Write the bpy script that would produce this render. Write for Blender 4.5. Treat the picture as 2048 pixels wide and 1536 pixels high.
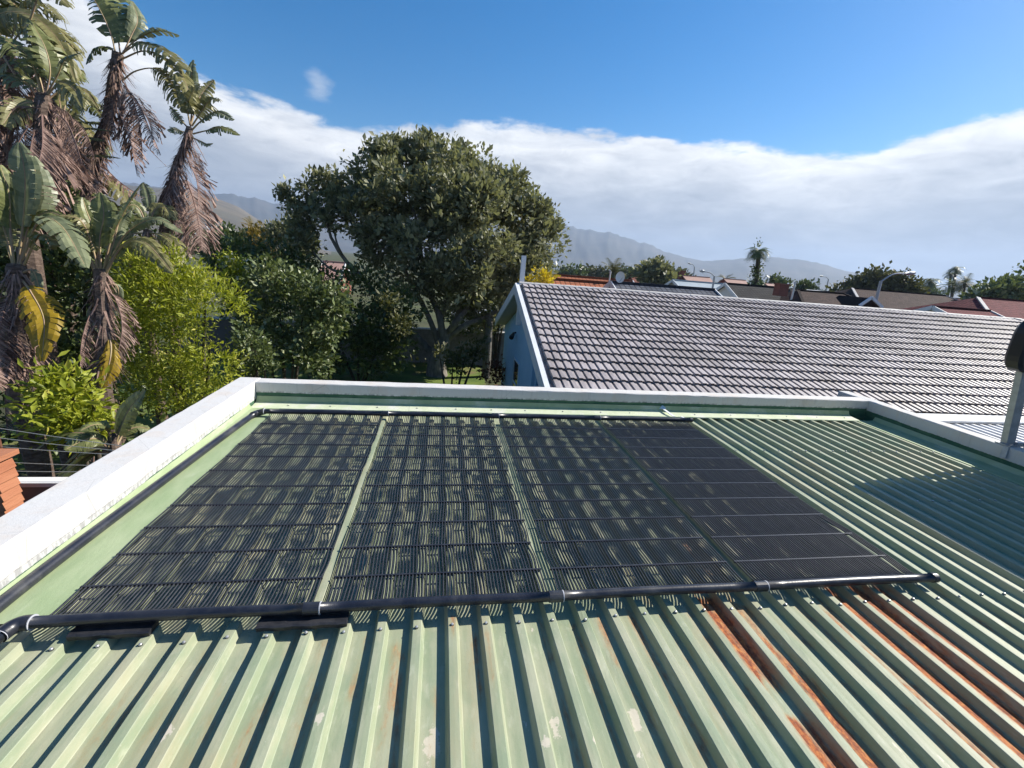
import bpy, math, random
import numpy as np
from mathutils import Vector, Matrix

for o in list(bpy.data.objects):
    bpy.data.objects.remove(o)
sc = bpy.context.scene
col = sc.collection

# ------------------------------------------------------------------ camera
CP = Vector((1.64467, -1.81308, 4.98815))
RX = Vector((0.9857, -0.150463, 0.0758766))      # right
RD = Vector((0.03242, -0.272534, -0.9616))       # down
RF = Vector((0.165364, 0.950308, -0.263759))     # forward
FPX = 872.586                                     # focal length in pixels of a 2048 px wide frame
cam_data = bpy.data.cameras.new('camera')
cam_data.sensor_width = 36.0
cam_data.lens = 36.0 * FPX / 2048.0
cam_data.clip_start = 0.05
cam_data.clip_end = 30000
cam = bpy.data.objects.new('camera', cam_data)
col.objects.link(cam)
cam.matrix_world = Matrix(((RX.x, -RD.x, -RF.x, CP.x), (RX.y, -RD.y, -RF.y, CP.y), (RX.z, -RD.z, -RF.z, CP.z), (0, 0, 0, 1)))
sc.camera = cam

# ------------------------------------------------------------------ light, sky, exposure
SUN_AZ, SUN_EL = math.radians(76), math.radians(37)
SUN = Vector((math.sin(SUN_AZ) * math.cos(SUN_EL), math.cos(SUN_AZ) * math.cos(SUN_EL), math.sin(SUN_EL)))
sun_data = bpy.data.lights.new('sun', 'SUN')
sun_data.energy = 5.0
sun_data.angle = math.radians(0.5)
sun_data.color = (1.0, 0.94, 0.84)
sun = bpy.data.objects.new('sun', sun_data)
col.objects.link(sun)
sun.rotation_euler = SUN.to_track_quat('Z', 'Y').to_euler()
sun.location = (20, 5, 40)

world = bpy.data.worlds.new('World')
sc.world = world
world.use_nodes = True
sc.view_settings.view_transform = 'Standard'
sc.view_settings.look = 'None'
sc.view_settings.exposure = 0.8
sc.view_settings.gamma = 1.0
sc.view_settings.use_curve_mapping = False
sc.render.engine = 'CYCLES'
sc.cycles.max_bounces = 7
sc.cycles.transparent_max_bounces = 8
sc.cycles.volume_bounces = 0
sc.cycles.caustics_reflective = False
sc.cycles.caustics_refractive = False
sc.cycles.use_denoising = True


class NT:
    """small node-tree helper"""
    def __init__(self, tree):
        self.t = tree
        self.n = tree.nodes
        self.l = tree.links

    def node(self, typ, **kw):
        nd = self.n.new(typ)
        for k, v in kw.items():
            setattr(nd, k, v)
        return nd

    def put(self, sock, val):
        if isinstance(val, bpy.types.NodeSocket):
            self.l.new(val, sock)
        elif val is not None:
            if hasattr(sock, 'default_value') and not isinstance(val, (int, float)) and sock.type == 'RGBA' and len(val) == 3:
                val = (*val, 1.0)
            sock.default_value = val

    def math(self, op, a, b=None, c=None, clamp=False):
        nd = self.node('ShaderNodeMath', operation=op, use_clamp=clamp)
        self.put(nd.inputs[0], a)
        if b is not None:
            self.put(nd.inputs[1], b)
        if c is not None:
            self.put(nd.inputs[2], c)
        return nd.outputs[0]

    def mix(self, f, a, b):
        nd = self.node('ShaderNodeMix', data_type='RGBA')
        self.put(nd.inputs[0], f)
        self.put(nd.inputs[6], a)
        self.put(nd.inputs[7], b)
        return nd.outputs[2]

    def range(self, v, a, b, c=0.0, d=1.0, smooth=True):
        nd = self.node('ShaderNodeMapRange', interpolation_type='SMOOTHSTEP' if smooth else 'LINEAR')
        self.put(nd.inputs[0], v)
        for i, x in enumerate((a, b, c, d)):
            self.put(nd.inputs[i + 1], x)
        return nd.outputs[0]

    def noise(self, vec, scale, detail=4, rough=0.55, dist=0.0):
        nd = self.node('ShaderNodeTexNoise')
        self.put(nd.inputs['Vector'], vec)
        nd.inputs['Scale'].default_value = scale
        nd.inputs['Detail'].default_value = detail
        nd.inputs['Roughness'].default_value = rough
        nd.inputs['Distortion'].default_value = dist
        return nd.outputs['Fac']

    def mapv(self, vec, scale=(1, 1, 1), loc=(0, 0, 0)):
        nd = self.node('ShaderNodeMapping')
        self.put(nd.inputs['Vector'], vec)
        nd.inputs['Scale'].default_value = scale
        nd.inputs['Location'].default_value = loc
        return nd.outputs[0]

    def ramp(self, v, stops):
        nd = self.node('ShaderNodeValToRGB')
        self.put(nd.inputs[0], v)
        el = nd.color_ramp.elements
        while len(el) < len(stops):
            el.new(0.5)
        for e, (p, c) in zip(el, stops):
            e.position = p
            e.color = (*c, 1.0)
        return nd.outputs[0]


# sky: Nishita blue above a long bank of cloud that lies over the hills all round
w = NT(world.node_tree)
for nd in list(w.n):
    w.n.remove(nd)
wout = w.node('ShaderNodeOutputWorld')
wbg = w.node('ShaderNodeBackground')
wbg.inputs['Strength'].default_value = 0.05
sky = w.node('ShaderNodeTexSky', sky_type='NISHITA')
sky.sun_disc = False
sky.sun_elevation = SUN_EL
sky.sun_rotation = SUN_AZ
sky.altitude = 30
sky.air_density = 1.0
sky.dust_density = 0.35
sky.ozone_density = 2.6
tc = w.node('ShaderNodeTexCoord').outputs['Generated']
sep = w.node('ShaderNodeSeparateXYZ')
w.put(sep.inputs[0], tc)
az = w.math('ARCTAN2', sep.outputs[0], sep.outputs[1])
el_deg = w.math('MULTIPLY', w.math('ARCSINE', sep.outputs[2]), 180 / math.pi)
azf = w.math('MULTIPLY_ADD', az, 1 / (2 * math.pi), 0.5)
CLOUD_TOP = [(-180, 15), (-120, 16), (-60, 17), (-46, 19), (-37, 19.6), (-31, 17.6), (-27, 16.2), (-23.4, 15.0), (-17.5, 14.0), (-10.7, 13.2),
             (-4, 13.6), (3.7, 15.0), (11, 15.1), (18, 15.0), (31.5, 14.2), (42.5, 12.9), (48, 14.2), (54, 15.2), (90, 16), (140, 15), (180, 15)]
fc = w.node('ShaderNodeFloatCurve')
cm = fc.mapping.curves[0]
while len(cm.points) < len(CLOUD_TOP):
    cm.points.new(0.5, 0.5)
for p_, (a_, e_) in zip(cm.points, CLOUD_TOP):
    p_.location = ((a_ + 180) / 360, e_ / 40)
    p_.handle_type = 'AUTO_CLAMPED'
fc.mapping.update()
w.put(fc.inputs['Value'], azf)
top = w.math('MULTIPLY', fc.outputs[0], 40)
stretch = w.mapv(tc, (1, 1, 2.6))
n1 = w.noise(stretch, 5.0, 9, 0.58, 0.6)
n2 = w.noise(stretch, 17.0, 6, 0.6, 0.3)
n3 = w.noise(w.mapv(tc, (1, 1, 5.5), (3, 1, 0)), 2.6, 5, 0.5, 0.5)
edge = w.math('ADD', top, w.math('ADD', w.math('MULTIPLY_ADD', n1, 4.2, -2.1), w.math('MULTIPLY_ADD', n2, 2.4, -1.2)))
below = w.math('SUBTRACT', edge, el_deg)
mask = w.range(below, -0.35, 0.8)
depth = w.math('ADD', w.math('MULTIPLY', below, 1 / 14.5), w.math('MULTIPLY_ADD', n3, 0.55, -0.275))
cloud = w.ramp(depth, [(0.0, (10.2, 10.6, 11.2)), (0.10, (12.6, 12.7, 12.8)), (0.26, (9.2, 9.6, 10.2)), (0.46, (6.0, 6.6, 7.5)), (0.75, (4.6, 5.3, 6.3)), (1.0, (5.4, 6.2, 7.3))])
n4 = w.noise(w.mapv(tc, (1, 1, 3.4), (9, 2, 4)), 11.0, 7, 0.62, 0.8)
cg = w.node('ShaderNodeMix', data_type='RGBA', blend_type='MULTIPLY')
cg.inputs[0].default_value = 1.0
w.put(cg.inputs[6], cloud)
w.put(cg.inputs[7], w.ramp(n4, [(0.3, (0.80, 0.82, 0.85)), (0.7, (1.12, 1.12, 1.11))]))
cloud = cg.outputs[2]
# a small loose puff above the bank
pv = w.node('ShaderNodeVectorMath', operation='DISTANCE')
w.put(pv.inputs[0], tc)
pa, pe = math.radians(-13.7), math.radians(16.2)
pv.inputs[1].default_value = (math.sin(pa) * math.cos(pe), math.cos(pa) * math.cos(pe), math.sin(pe))
puff = w.math('MULTIPLY', w.range(w.math('ADD', pv.outputs['Value'], w.math('MULTIPLY_ADD', n2, 0.05, -0.025)), 0.031, 0.003), 0.42)
mask2 = w.math('MAXIMUM', mask, puff)
hs = w.node('ShaderNodeHueSaturation')
hs.inputs['Saturation'].default_value = 1.5
hs.inputs['Value'].default_value = 1.6
w.put(hs.inputs['Color'], sky.outputs[0])
w.put(wbg.inputs['Color'], w.mix(mask2, hs.outputs[0], cloud))
w.l.new(wbg.outputs[0], wout.inputs['Surface'])


# ------------------------------------------------------------------ helpers
def ray(px, py):
    return RX * ((px - 1024) / FPX) + RD * ((py - 768) / FPX) + RF


def atY(px, py, y):
    d = ray(px, py)
    return CP + d * ((y - CP.y) / d.y)


def atZ(px, py, z):
    d = ray(px, py)
    return CP + d * ((z - CP.z) / d.z)


def atD(px, py, depth):
    return CP + ray(px, py) * depth


def tag(o, label=None, cat=None, group=None, kind=None):
    if label:
        o['label'] = label
    if cat:
        o['category'] = cat
    if group:
        o['group'] = group
    if kind:
        o['kind'] = kind
    return o


def empty(name, loc=(0, 0, 0), rz=0.0, **kw):
    o = bpy.data.objects.new(name, None)
    col.objects.link(o)
    o.location = loc
    o.rotation_euler = (0, 0, rz)
    o.empty_display_size = 0.2
    return tag(o, **kw)


class MB:
    def __init__(self):
        self.v = []
        self.f = []
        self.m = []
        self.att = {}

    def add(self, verts, faces, mi=0):
        b = len(self.v)
        self.v.extend([tuple(p) for p in verts])
        for fc_ in faces:
            self.f.append(tuple(b + i for i in fc_))
            self.m.append(mi)
        return b

    def box(self, x0, x1, y0, y1, z0, z1, mi=0):
        self.add([(x0, y0, z0), (x1, y0, z0), (x1, y1, z0), (x0, y1, z0), (x0, y0, z1), (x1, y0, z1), (x1, y1, z1), (x0, y1, z1)],
                 [(0, 3, 2, 1), (4, 5, 6, 7), (0, 1, 5, 4), (1, 2, 6, 5), (2, 3, 7, 6), (3, 0, 4, 7)], mi)
        return self

    def beam(self, a, b, wd, ht, up=(0, 0, 1), mi=0):
        a, b, up = Vector(a), Vector(b), Vector(up)
        t = (b - a).normalized()
        s = t.cross(up).normalized()
        u = s.cross(t)
        vs = []
        for p in (a, b):
            for i, j in ((-1, -1), (1, -1), (1, 1), (-1, 1)):
                vs.append(p + s * (i * wd / 2) + u * (j * ht / 2))
        self.add(vs, [(0, 3, 2, 1), (4, 5, 6, 7), (0, 1, 5, 4), (1, 2, 6, 5), (2, 3, 7, 6), (3, 0, 4, 7)], mi)
        return self

    def tube(self, pts, rad, n=8, mi=0, caps=True):
        pts = [Vector(p) for p in pts]
        if not isinstance(rad, (list, tuple)):
            rad = [rad] * len(pts)
        vs, fs = [], []
        prev = None
        for i, p in enumerate(pts):
            t = (pts[min(i + 1, len(pts) - 1)] - pts[max(i - 1, 0)])
            t = t.normalized() if t.length > 1e-9 else Vector((0, 0, 1))
            if prev is None:
                ref = Vector((0, 0, 1)) if abs(t.z) < 0.9 else Vector((1, 0, 0))
                s = t.cross(ref).normalized()
            else:
                s = (prev - t * prev.dot(t)).normalized()
            prev = s
            u = s.cross(t)
            for k in range(n):
                a = 2 * math.pi * k / n
                vs.append(p + (s * math.cos(a) + u * math.sin(a)) * rad[i])
        for i in range(len(pts) - 1):
            for k in range(n):
                k2 = (k + 1) % n
                fs.append((i * n + k, i * n + k2, (i + 1) * n + k2, (i + 1) * n + k))
        if caps:
            fs.append(tuple(range(n)))
            fs.append(tuple((len(pts) - 1) * n + k for k in reversed(range(n))))
        self.add(vs, fs, mi)
        return self

    def build(self, name, mats, parent=None, smooth=False):
        me = bpy.data.meshes.new(name)
        me.from_pydata(self.v, [], self.f)
        if not isinstance(mats, (list, tuple)):
            mats = [mats]
        for m in mats:
            me.materials.append(m)
        if any(self.m):
            me.polygons.foreach_set('material_index', self.m)
        if smooth:
            me.polygons.foreach_set('use_smooth', [True] * len(self.f))
        for k, vals in self.att.items():
            a = me.attributes.new(k, 'FLOAT', 'POINT')
            a.data.foreach_set('value', vals)
        me.update()
        o = bpy.data.objects.new(name, me)
        col.objects.link(o)
        if parent is not None:
            o.parent = parent
        return o


def shared(name, mesh, parent=None, loc=(0, 0, 0), rot=None):
    o = bpy.data.objects.new(name, mesh)
    col.objects.link(o)
    o.location = loc
    if rot is not None:
        o.rotation_euler = rot
    if parent is not None:
        o.parent = parent
    return o


def to_local(o, p):
    """things built in world coordinates under an Empty: shift the Empty's own offset away"""
    return Vector(p) - o.location


def catmull(pts, n):
    pts = [Vector(p) for p in pts]
    if len(pts) == 2:
        return [pts[0].lerp(pts[1], i / (n - 1)) for i in range(n)]
    P = [pts[0] * 2 - pts[1]] + pts + [pts[-1] * 2 - pts[-2]]
    out = []
    segs = len(pts) - 1
    for i in range(n):
        u = i / (n - 1) * segs
        k = min(int(u), segs - 1)
        t = u - k
        a, b, c, d = P[k], P[k + 1], P[k + 2], P[k + 3]
        out.append(0.5 * ((2 * b) + (c - a) * t + (2 * a - 5 * b + 4 * c - d) * t * t + (3 * b - a - 3 * c + d) * t * t * t))
    return out


# ------------------------------------------------------------------ materials
def base_mat(name):
    m = bpy.data.materials.new(name)
    m.use_nodes = True
    t = NT(m.node_tree)
    b = m.node_tree.nodes['Principled BSDF']
    return m, t, b


def pmat(name, c1, c2=None, scale=6.0, rough=0.7, bump=0.0, bscale=40.0, spec=0.35, metal=0.0, stretch=(1, 1, 1), lo=0.35, hi=0.65, c3=None, s3=1.5):
    m, t, b = base_mat(name)
    pos = t.node('ShaderNodeNewGeometry').outputs['Position']
    v = t.mapv(pos, stretch)
    c = c1
    if c2 is not None:
        c = t.mix(t.range(t.noise(v, scale, 6, 0.6), lo, hi), c1, c2)
    if c3 is not None:
        c = t.mix(t.range(t.noise(v, s3, 5, 0.6), 0.5, 0.72), c, c3)
    t.put(b.inputs['Base Color'], c)
    b.inputs['Roughness'].default_value = rough
    b.inputs['Specular IOR Level'].default_value = spec
    b.inputs['Metallic'].default_value = metal
    if bump:
        bp = t.node('ShaderNodeBump')
        bp.inputs['Strength'].default_value = bump
        bp.inputs['Distance'].default_value = 0.02
        t.put(bp.inputs['Height'], t.noise(v, bscale, 6, 0.65))
        t.l.new(bp.outputs[0], b.inputs['Normal'])
    return m


def leaf_mat(name, c1, c2, trans=0.3, rough=0.5, c3=None, spec=0.4):
    """per-leaf 'tint' attribute picks between the tones a plant's own leaves have"""
    m, t, b = base_mat(name)
    at = t.node('ShaderNodeAttribute', attribute_name='tint')
    stops = [(0.0, c1), (0.75, c2)]
    stops.append((1.0, c3 if c3 else c2))
    c = t.ramp(at.outputs['Fac'], stops)
    t.put(b.inputs['Base Color'], c)
    b.inputs['Roughness'].default_value = rough
    b.inputs['Specular IOR Level'].default_value = spec
    tr = t.node('ShaderNodeBsdfTranslucent')
    t.put(tr.inputs['Color'], t.mix(0.5, c, (c2[0] * 1.2, c2[1] * 1.25, c2[2] * 0.5)))
    mx = t.node('ShaderNodeMixShader')
    mx.inputs[0].default_value = trans
    t.l.new(b.outputs[0], mx.inputs[1])
    t.l.new(tr.outputs[0], mx.inputs[2])
    t.l.new(mx.outputs[0], m.node_tree.nodes['Material Output'].inputs['Surface'])
    return m


M = {}
# ---- painted, weathered and rusting roof sheet
m, t, b = base_mat('green_roof_paint')
pos = t.node('ShaderNodeNewGeometry').outputs['Position']
sv = t.mapv(pos, (1, 0.22, 1))
na = t.noise(sv, 9, 7, 0.65)
nb = t.noise(pos, 3.2, 6, 0.6, 0.4)
nc = t.noise(t.mapv(pos, (1, 0.35, 1), (4, 2, 0)), 24, 6, 0.7)
c = t.mix(t.range(na, 0.32, 0.68), (0.25, 0.295, 0.188), (0.355, 0.365, 0.255))
c = t.mix(t.math('MULTIPLY', t.range(nb, 0.45, 0.75), 0.75), c, (0.20, 0.265, 0.17))
c = t.mix(t.math('MULTIPLY', t.range(nc, 0.54, 0.72), 0.45), c, (0.44, 0.455, 0.345))
nd_ = t.noise(t.mapv(pos, (1, 0.5, 1), (7, 7, 0)), 1.7, 6, 0.65, 0.6)
c = t.mix(t.math('MULTIPLY', t.range(nd_, 0.50, 0.68), 0.5), c, (0.35, 0.305, 0.19))
peel = t.math('MULTIPLY', t.range(t.noise(t.mapv(pos, (1, 0.55, 1), (2.2, 9.4, 0)), 5.5, 7, 0.7, 0.8), 0.665, 0.70), 0.8)
pk = t.node('ShaderNodeAttribute', attribute_name='peel').outputs['Fac']
pk = t.range(t.math('ADD', pk, t.math('MULTIPLY_ADD', t.noise(pos, 34, 6, 0.7), 1.5, -0.75)), 0.52, 0.66)
c = t.mix(t.math('MAXIMUM', peel, t.math('MULTIPLY', pk, 0.7)), c, (0.60, 0.53, 0.44))
ra = t.node('ShaderNodeAttribute', attribute_name='rust').outputs['Fac']
rn = t.noise(t.mapv(pos, (1, 0.28, 1)), 22, 8, 0.72, 0.4)
rmask = t.range(t.math('ADD', ra, t.math('MULTIPLY_ADD', rn, 1.0, -0.5)), 0.30, 0.72)
rfine = t.noise(t.mapv(pos, (1, 0.5, 1)), 60, 6, 0.7)
halo = t.range(t.math('ADD', ra, t.math('MULTIPLY_ADD', rn, 0.9, -0.45)), 0.12, 0.55)
c = t.mix(t.math('MULTIPLY', halo, 0.48), c, (0.36, 0.26, 0.12))
rc = t.ramp(rfine, [(0.3, (0.085, 0.027, 0.014)), (0.45, (0.24, 0.066, 0.024)), (0.58, (0.45, 0.15, 0.038)), (0.72, (0.58, 0.30, 0.08))])
c = t.mix(rmask, c, rc)
speck = t.range(t.noise(pos, 130, 3, 0.6), 0.72, 0.76)
c = t.mix(t.math('MULTIPLY', speck, 0.5), c, (0.62, 0.62, 0.55))
dsp = t.range(t.noise(t.mapv(pos, (1, 1, 1), (5, 5, 5)), 95, 3, 0.6), 0.70, 0.75)
c = t.mix(t.math('MULTIPLY', dsp, 0.55), c, (0.09, 0.075, 0.05))
t.put(b.inputs['Base Color'], c)
t.put(b.inputs['Roughness'], t.math('ADD', t.math('MULTIPLY', rmask, 0.25), t.math('MULTIPLY_ADD', na, 0.3, 0.4)))
b.inputs['Specular IOR Level'].default_value = 0.35
bp = t.node('ShaderNodeBump')
bp.inputs['Strength'].default_value = 0.25
bp.inputs['Distance'].default_value = 0.004
t.put(bp.inputs['Height'], t.noise(t.mapv(pos, (1, 0.6, 1)), 45, 6, 0.7))
t.l.new(bp.outputs[0], b.inputs['Normal'])
M['roof'] = m


def membrane_wall(name, z_green, z_grey, wob=0.03, top_tint=(0.80, 0.80, 0.78)):
    """white paint over a green waterproofing band with a ragged brushed edge, level with the roof"""
    m, t, b = base_mat(name)
    pos = t.node('ShaderNodeNewGeometry').outputs['Position']
    s = t.node('ShaderNodeSeparateXYZ')
    t.put(s.inputs[0], pos)
    zz = s.outputs[2]
    nl = t.noise(t.mapv(pos, (1, 1, 0.25)), 2.6, 6, 0.7)
    nf = t.noise(t.mapv(pos, (1, 1, 0.4)), 26, 5, 0.7)
    jz = t.math('ADD', zz, t.math('ADD', t.math('MULTIPLY_ADD', nl, wob * 2, -wob), t.math('MULTIPLY_ADD', nf, 0.006, -0.003)))
    green = t.mix(t.range(t.noise(t.mapv(pos, (1, 1, 3)), 7, 6, 0.6), 0.35, 0.7), (0.035, 0.10, 0.062), (0.075, 0.15, 0.09))
    stain = t.noise(t.mapv(pos, (1.2, 1.2, 0.5), (3, 1, 2)), 3.0, 7, 0.65, 0.3)
    white = t.mix(t.math('MULTIPLY', t.range(stain, 0.46, 0.72), 0.5), top_tint, (0.56, 0.46, 0.37))
    drip = t.noise(t.mapv(pos, (9, 9, 0.9), (1, 5, 0)), 2.2, 6, 0.7)
    white = t.mix(t.math('MULTIPLY', t.range(drip, 0.54, 0.74), 0.38), white, (0.34, 0.34, 0.31))
    blot = t.noise(t.mapv(pos, (1, 1, 1), (8, 3, 1)), 7.5, 7, 0.7, 0.5)
    white = t.mix(t.math('MULTIPLY', t.range(blot, 0.58, 0.70), 0.32), white, (0.42, 0.42, 0.40))
    crk = t.node('ShaderNodeTexVoronoi', feature='DISTANCE_TO_EDGE')
    t.put(crk.inputs['Vector'], t.mapv(pos, (1.0, 1.0, 1.0), (0.3, 0.7, 0.1)))
    crk.inputs['Scale'].default_value = 1.6
    crk.inputs['Randomness'].default_value = 1.0
    white = t.mix(t.math('MULTIPLY', t.range(t.math('ADD', crk.outputs['Distance'], t.math('MULTIPLY', nf, 0.006)), 0.0065, 0.004), 0.35), white, (0.22, 0.21, 0.20))
    grime = t.noise(pos, 38, 6, 0.75)
    white = t.mix(t.math('MULTIPLY', t.range(grime, 0.62, 0.8), 0.5), white, (0.40, 0.38, 0.34))
    grey = t.mix(t.range(nf, 0.4, 0.62), (0.36, 0.36, 0.35), (0.62, 0.63, 0.60))
    c = t.mix(t.range(jz, z_green - 0.003, z_green + 0.003), green, grey)
    c = t.mix(t.range(jz, z_grey - 0.004, z_grey + 0.006), c, white)
    t.put(b.inputs['Base Color'], c)
    b.inputs['Roughness'].default_value = 0.75
    b.inputs['Specular IOR Level'].default_value = 0.25
    bp = t.node('ShaderNodeBump')
    bp.inputs['Strength'].default_value = 0.45
    bp.inputs['Distance'].default_value = 0.006
    t.put(bp.inputs['Height'], t.math('ADD', t.noise(pos, 30, 6, 0.7), t.math('MULTIPLY', t.range(jz, z_grey - 0.004, z_grey + 0.002), 0.6)))
    t.l.new(bp.outputs[0], b.inputs['Normal'])
    return m


ZR = 3.2
M['wall_left'] = membrane_wall('parapet_left_paint', ZR + 0.050, ZR + 0.088, 0.022, (0.57, 0.565, 0.555))
M['wall_far'] = membrane_wall('parapet_far_paint', ZR + 0.125, ZR + 0.14, 0.02, (0.58, 0.57, 0.55))
M['wall_right'] = membrane_wall('parapet_right_paint', ZR + 0.10, ZR + 0.105, 0.012, (0.52, 0.52, 0.51))
M['flash'] = pmat('green_flashing_paint', (0.27, 0.35, 0.19), (0.34, 0.405, 0.24), 5, 0.6, 0.15, 30, stretch=(1, 0.4, 1), c3=(0.48, 0.52, 0.38), s3=3)
M['flash_pale'] = pmat('pale_green_flashing_paint', (0.50, 0.56, 0.38), (0.58, 0.62, 0.45), 6, 0.6, 0.15, 30, c3=(0.62, 0.62, 0.55), s3=4)
M['black_rubber'] = pmat('black_rubber', (0.013, 0.014, 0.018), (0.03, 0.03, 0.034), 14, 0.5, 0.1, 60, spec=0.45)
M['black_pipe'] = pmat('black_plastic_pipe', (0.011, 0.013, 0.022), (0.026, 0.028, 0.036), 9, 0.34, 0.06, 70, spec=0.55, c3=(0.06, 0.06, 0.062), s3=5)
M['tube'] = pmat('black_tube_rubber', (0.014, 0.016, 0.021), (0.032, 0.034, 0.041), 30, 0.42, spec=0.5)
M['glue'] = pmat('white_pipe_sealant', (0.45, 0.46, 0.5), rough=0.6)
M['screw'] = pmat('galvanised_screw', (0.62, 0.63, 0.62), (0.4, 0.4, 0.4), 60, 0.38, metal=0.6)
M['washer'] = pmat('dark_rubber_washer', (0.03, 0.03, 0.03), rough=0.8)
M['galv'] = pmat('galvanised_steel', (0.42, 0.44, 0.46), (0.33, 0.35, 0.37), 12, 0.5, 0.05, metal=0.35)
M['black_metal'] = pmat('black_metal', (0.012, 0.012, 0.014), rough=0.4, spec=0.5)
M['lens'] = pmat('pale_green_lens', (0.36, 0.55, 0.42), rough=0.25, spec=0.6)
M['tile'] = None

rng = random.Random(11)
nrng = np.random.default_rng(7)

# ------------------------------------------------------------------ terrain and hills
CX, CY = CP.x, CP.y
SPUR = [(-75, 3.2), (-50, 3.8), (-36, 4.3), (-27, 4.75), (-24.2, 4.5), (-22, 3.85), (-20.3, 2.8), (-18.6, 1.9), (-16.8, 1.0), (-15, 0.35), (-13, 0.0), (80, 0.0)]
BACK = [(-75, 3), (-50, 4), (-36, 4.5), (-28, 4.7), (-24.6, 4.72), (-22.2, 4.85), (-20.5, 4.75), (-19, 4.55), (-15, 4.2), (-10, 3.6), (-5, 3.4), (0, 4.2), (5, 5.2),
        (10, 5.7), (13, 5.45), (14.8, 5.15), (17, 4.9), (19.2, 4.7), (20, 4.75), (22, 4.35), (24.0, 3.75), (24.6, 3.85), (26.5, 3.1), (28, 2.7), (31.1, 2.15), (33, 2.3), (35.2, 2.65), (39, 3.0), (42.3, 2.75), (44, 2.3),
        (48, 1.4), (55, 0.9), (75, 0.6)]


def interp(tab, x):
    xs = [p[0] for p in tab]
    ys = [p[1] for p in tab]
    return float(np.interp(x, xs, ys))


def wob(a, b, s=0):
    return (math.sin(a * 1.3 + s) * 0.5 + math.sin(a * 3.1 + b * 0.9 + s * 2) * 0.3 + math.sin(a * 7.3 + b * 2.3 + s) * 0.2 + math.sin(a * 15.7 + b * 4.1) * 0.1)


def spur_h(azd, R):
    t = max(0.0, min(1.0, (R - 520) / 1000.0))
    return 1520 * math.tan(math.radians(interp(SPUR, azd))) * (t ** 1.25)


def ground_z(x, y):
    R = math.hypot(x - CX, y - CY)
    return spur_h(math.degrees(math.atan2(x - CX, y - CY)), R)


def hill_mesh(name, prof, R0, R1, R2, fn, mat, a0, a1, step, nr, amp):
    mb = MB()
    azs = np.arange(a0, a1 + 1e-6, step)
    rows = nr + 5
    for a in azs:
        ridge = fn(a)
        for i in range(rows):
            if i <= nr:
                tt = i / nr
                R = R0 + (R1 - R0) * tt
                h = ridge * (tt ** 1.25) + ridge * amp * wob(a * 0.55, tt * 6) * math.sin(math.pi * tt) + ridge * amp * 0.12 * wob(a * 4.0, tt * 3, 2) * tt
            else:
                tt = (i - nr) / 5
                R = R1 + (R2 - R1) * tt
                h = ridge * (1 - tt * 0.8) * 0.96
            h -= 0.4 if i == 0 else 0
            mb.v.append((CX + math.sin(math.radians(a)) * R, CY + math.cos(math.radians(a)) * R, h))
    for j in range(len(azs) - 1):
        for i in range(rows - 1):
            k = j * rows + i
            mb.f.append((k, k + rows, k + rows + 1, k + 1))
            mb.m.append(0)
    return mb.build(name, mat, smooth=True)


M['ground'] = pmat('garden_soil_and_grass', (0.045, 0.05, 0.022), (0.07, 0.085, 0.03), 0.35, 0.95, c3=(0.10, 0.085, 0.055), s3=0.06)
M['hill'] = pmat('scrub_hillside', (0.085, 0.075, 0.055), (0.15, 0.125, 0.09), 0.012, 0.95, c3=(0.055, 0.062, 0.042), s3=0.006)
M['mountain'] = pmat('far_mountain', (0.05, 0.055, 0.05), (0.085, 0.08, 0.07), 0.004, 0.95)

mb = MB()
G = 4600
rad = [0, 8, 20, 45, 90, 180, 360, 700, 1300, 2400, G]
na_ = 72
mb.v.append((CX, CY, 0))
for r_ in rad[1:]:
    for k in range(na_):
        a = 2 * math.pi * k / na_
        mb.v.append((CX + math.sin(a) * r_, CY + math.cos(a) * r_, 0.0))
for k in range(na_):
    mb.f.append((0, 1 + (k + 1) % na_, 1 + k)); mb.m.append(0)
for i in range(len(rad) - 2):
    for k in range(na_):
        a0_, b0_ = 1 + i * na_ + k, 1 + i * na_ + (k + 1) % na_
        mb.f.append((a0_, b0_, b0_ + na_, a0_ + na_)); mb.m.append(0)
tag(mb.build('ground', M['ground']), kind='structure')
tag(hill_mesh('hillside', SPUR, 520, 1520, 2100, lambda a: 1520 * math.tan(math.radians(interp(SPUR, a))), M['hill'], -75, -13, 0.4, 40, 0.0), kind='structure')
tag(hill_mesh('mountains', BACK, 2500, 3900, 4500, lambda a: 3900 * math.tan(math.radians(interp(BACK, a))) * (1 + 0.03 * wob(a * 1.9, 0, 1)), M['mountain'], -75, 75, 0.3, 24, 0.045), kind='structure')

# lawn under the big tree
M['lawn'] = pmat('lawn', (0.07, 0.12, 0.02), (0.14, 0.19, 0.035), 1.2, 0.95, 0.6, 25, c3=(0.16, 0.13, 0.06), s3=0.8)
mb = MB()
NX, NY = 30, 22
for j in range(NY + 1):
    for i in range(NX + 1):
        mb.v.append((-9 + 12.6 * i / NX, 8 + 12.5 * j / NY, 0.02 + 0.03 * rng.random()))
for j in range(NY):
    for i in range(NX):
        k = j * (NX + 1) + i
        mb.f.append((k, k + 1, k + NX + 2, k + NX + 1)); mb.m.append(0)
tag(mb.build('lawn', M['lawn'], smooth=True), kind='structure')

# ------------------------------------------------------------------ the house we stand on
RP, RH = 0.175, 0.041           # rib spacing and rib depth
house = empty('flat_roofed_house', (0, 0, 0), label='house under the camera with green ribbed metal roof inside white parapets', cat='house')

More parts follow.
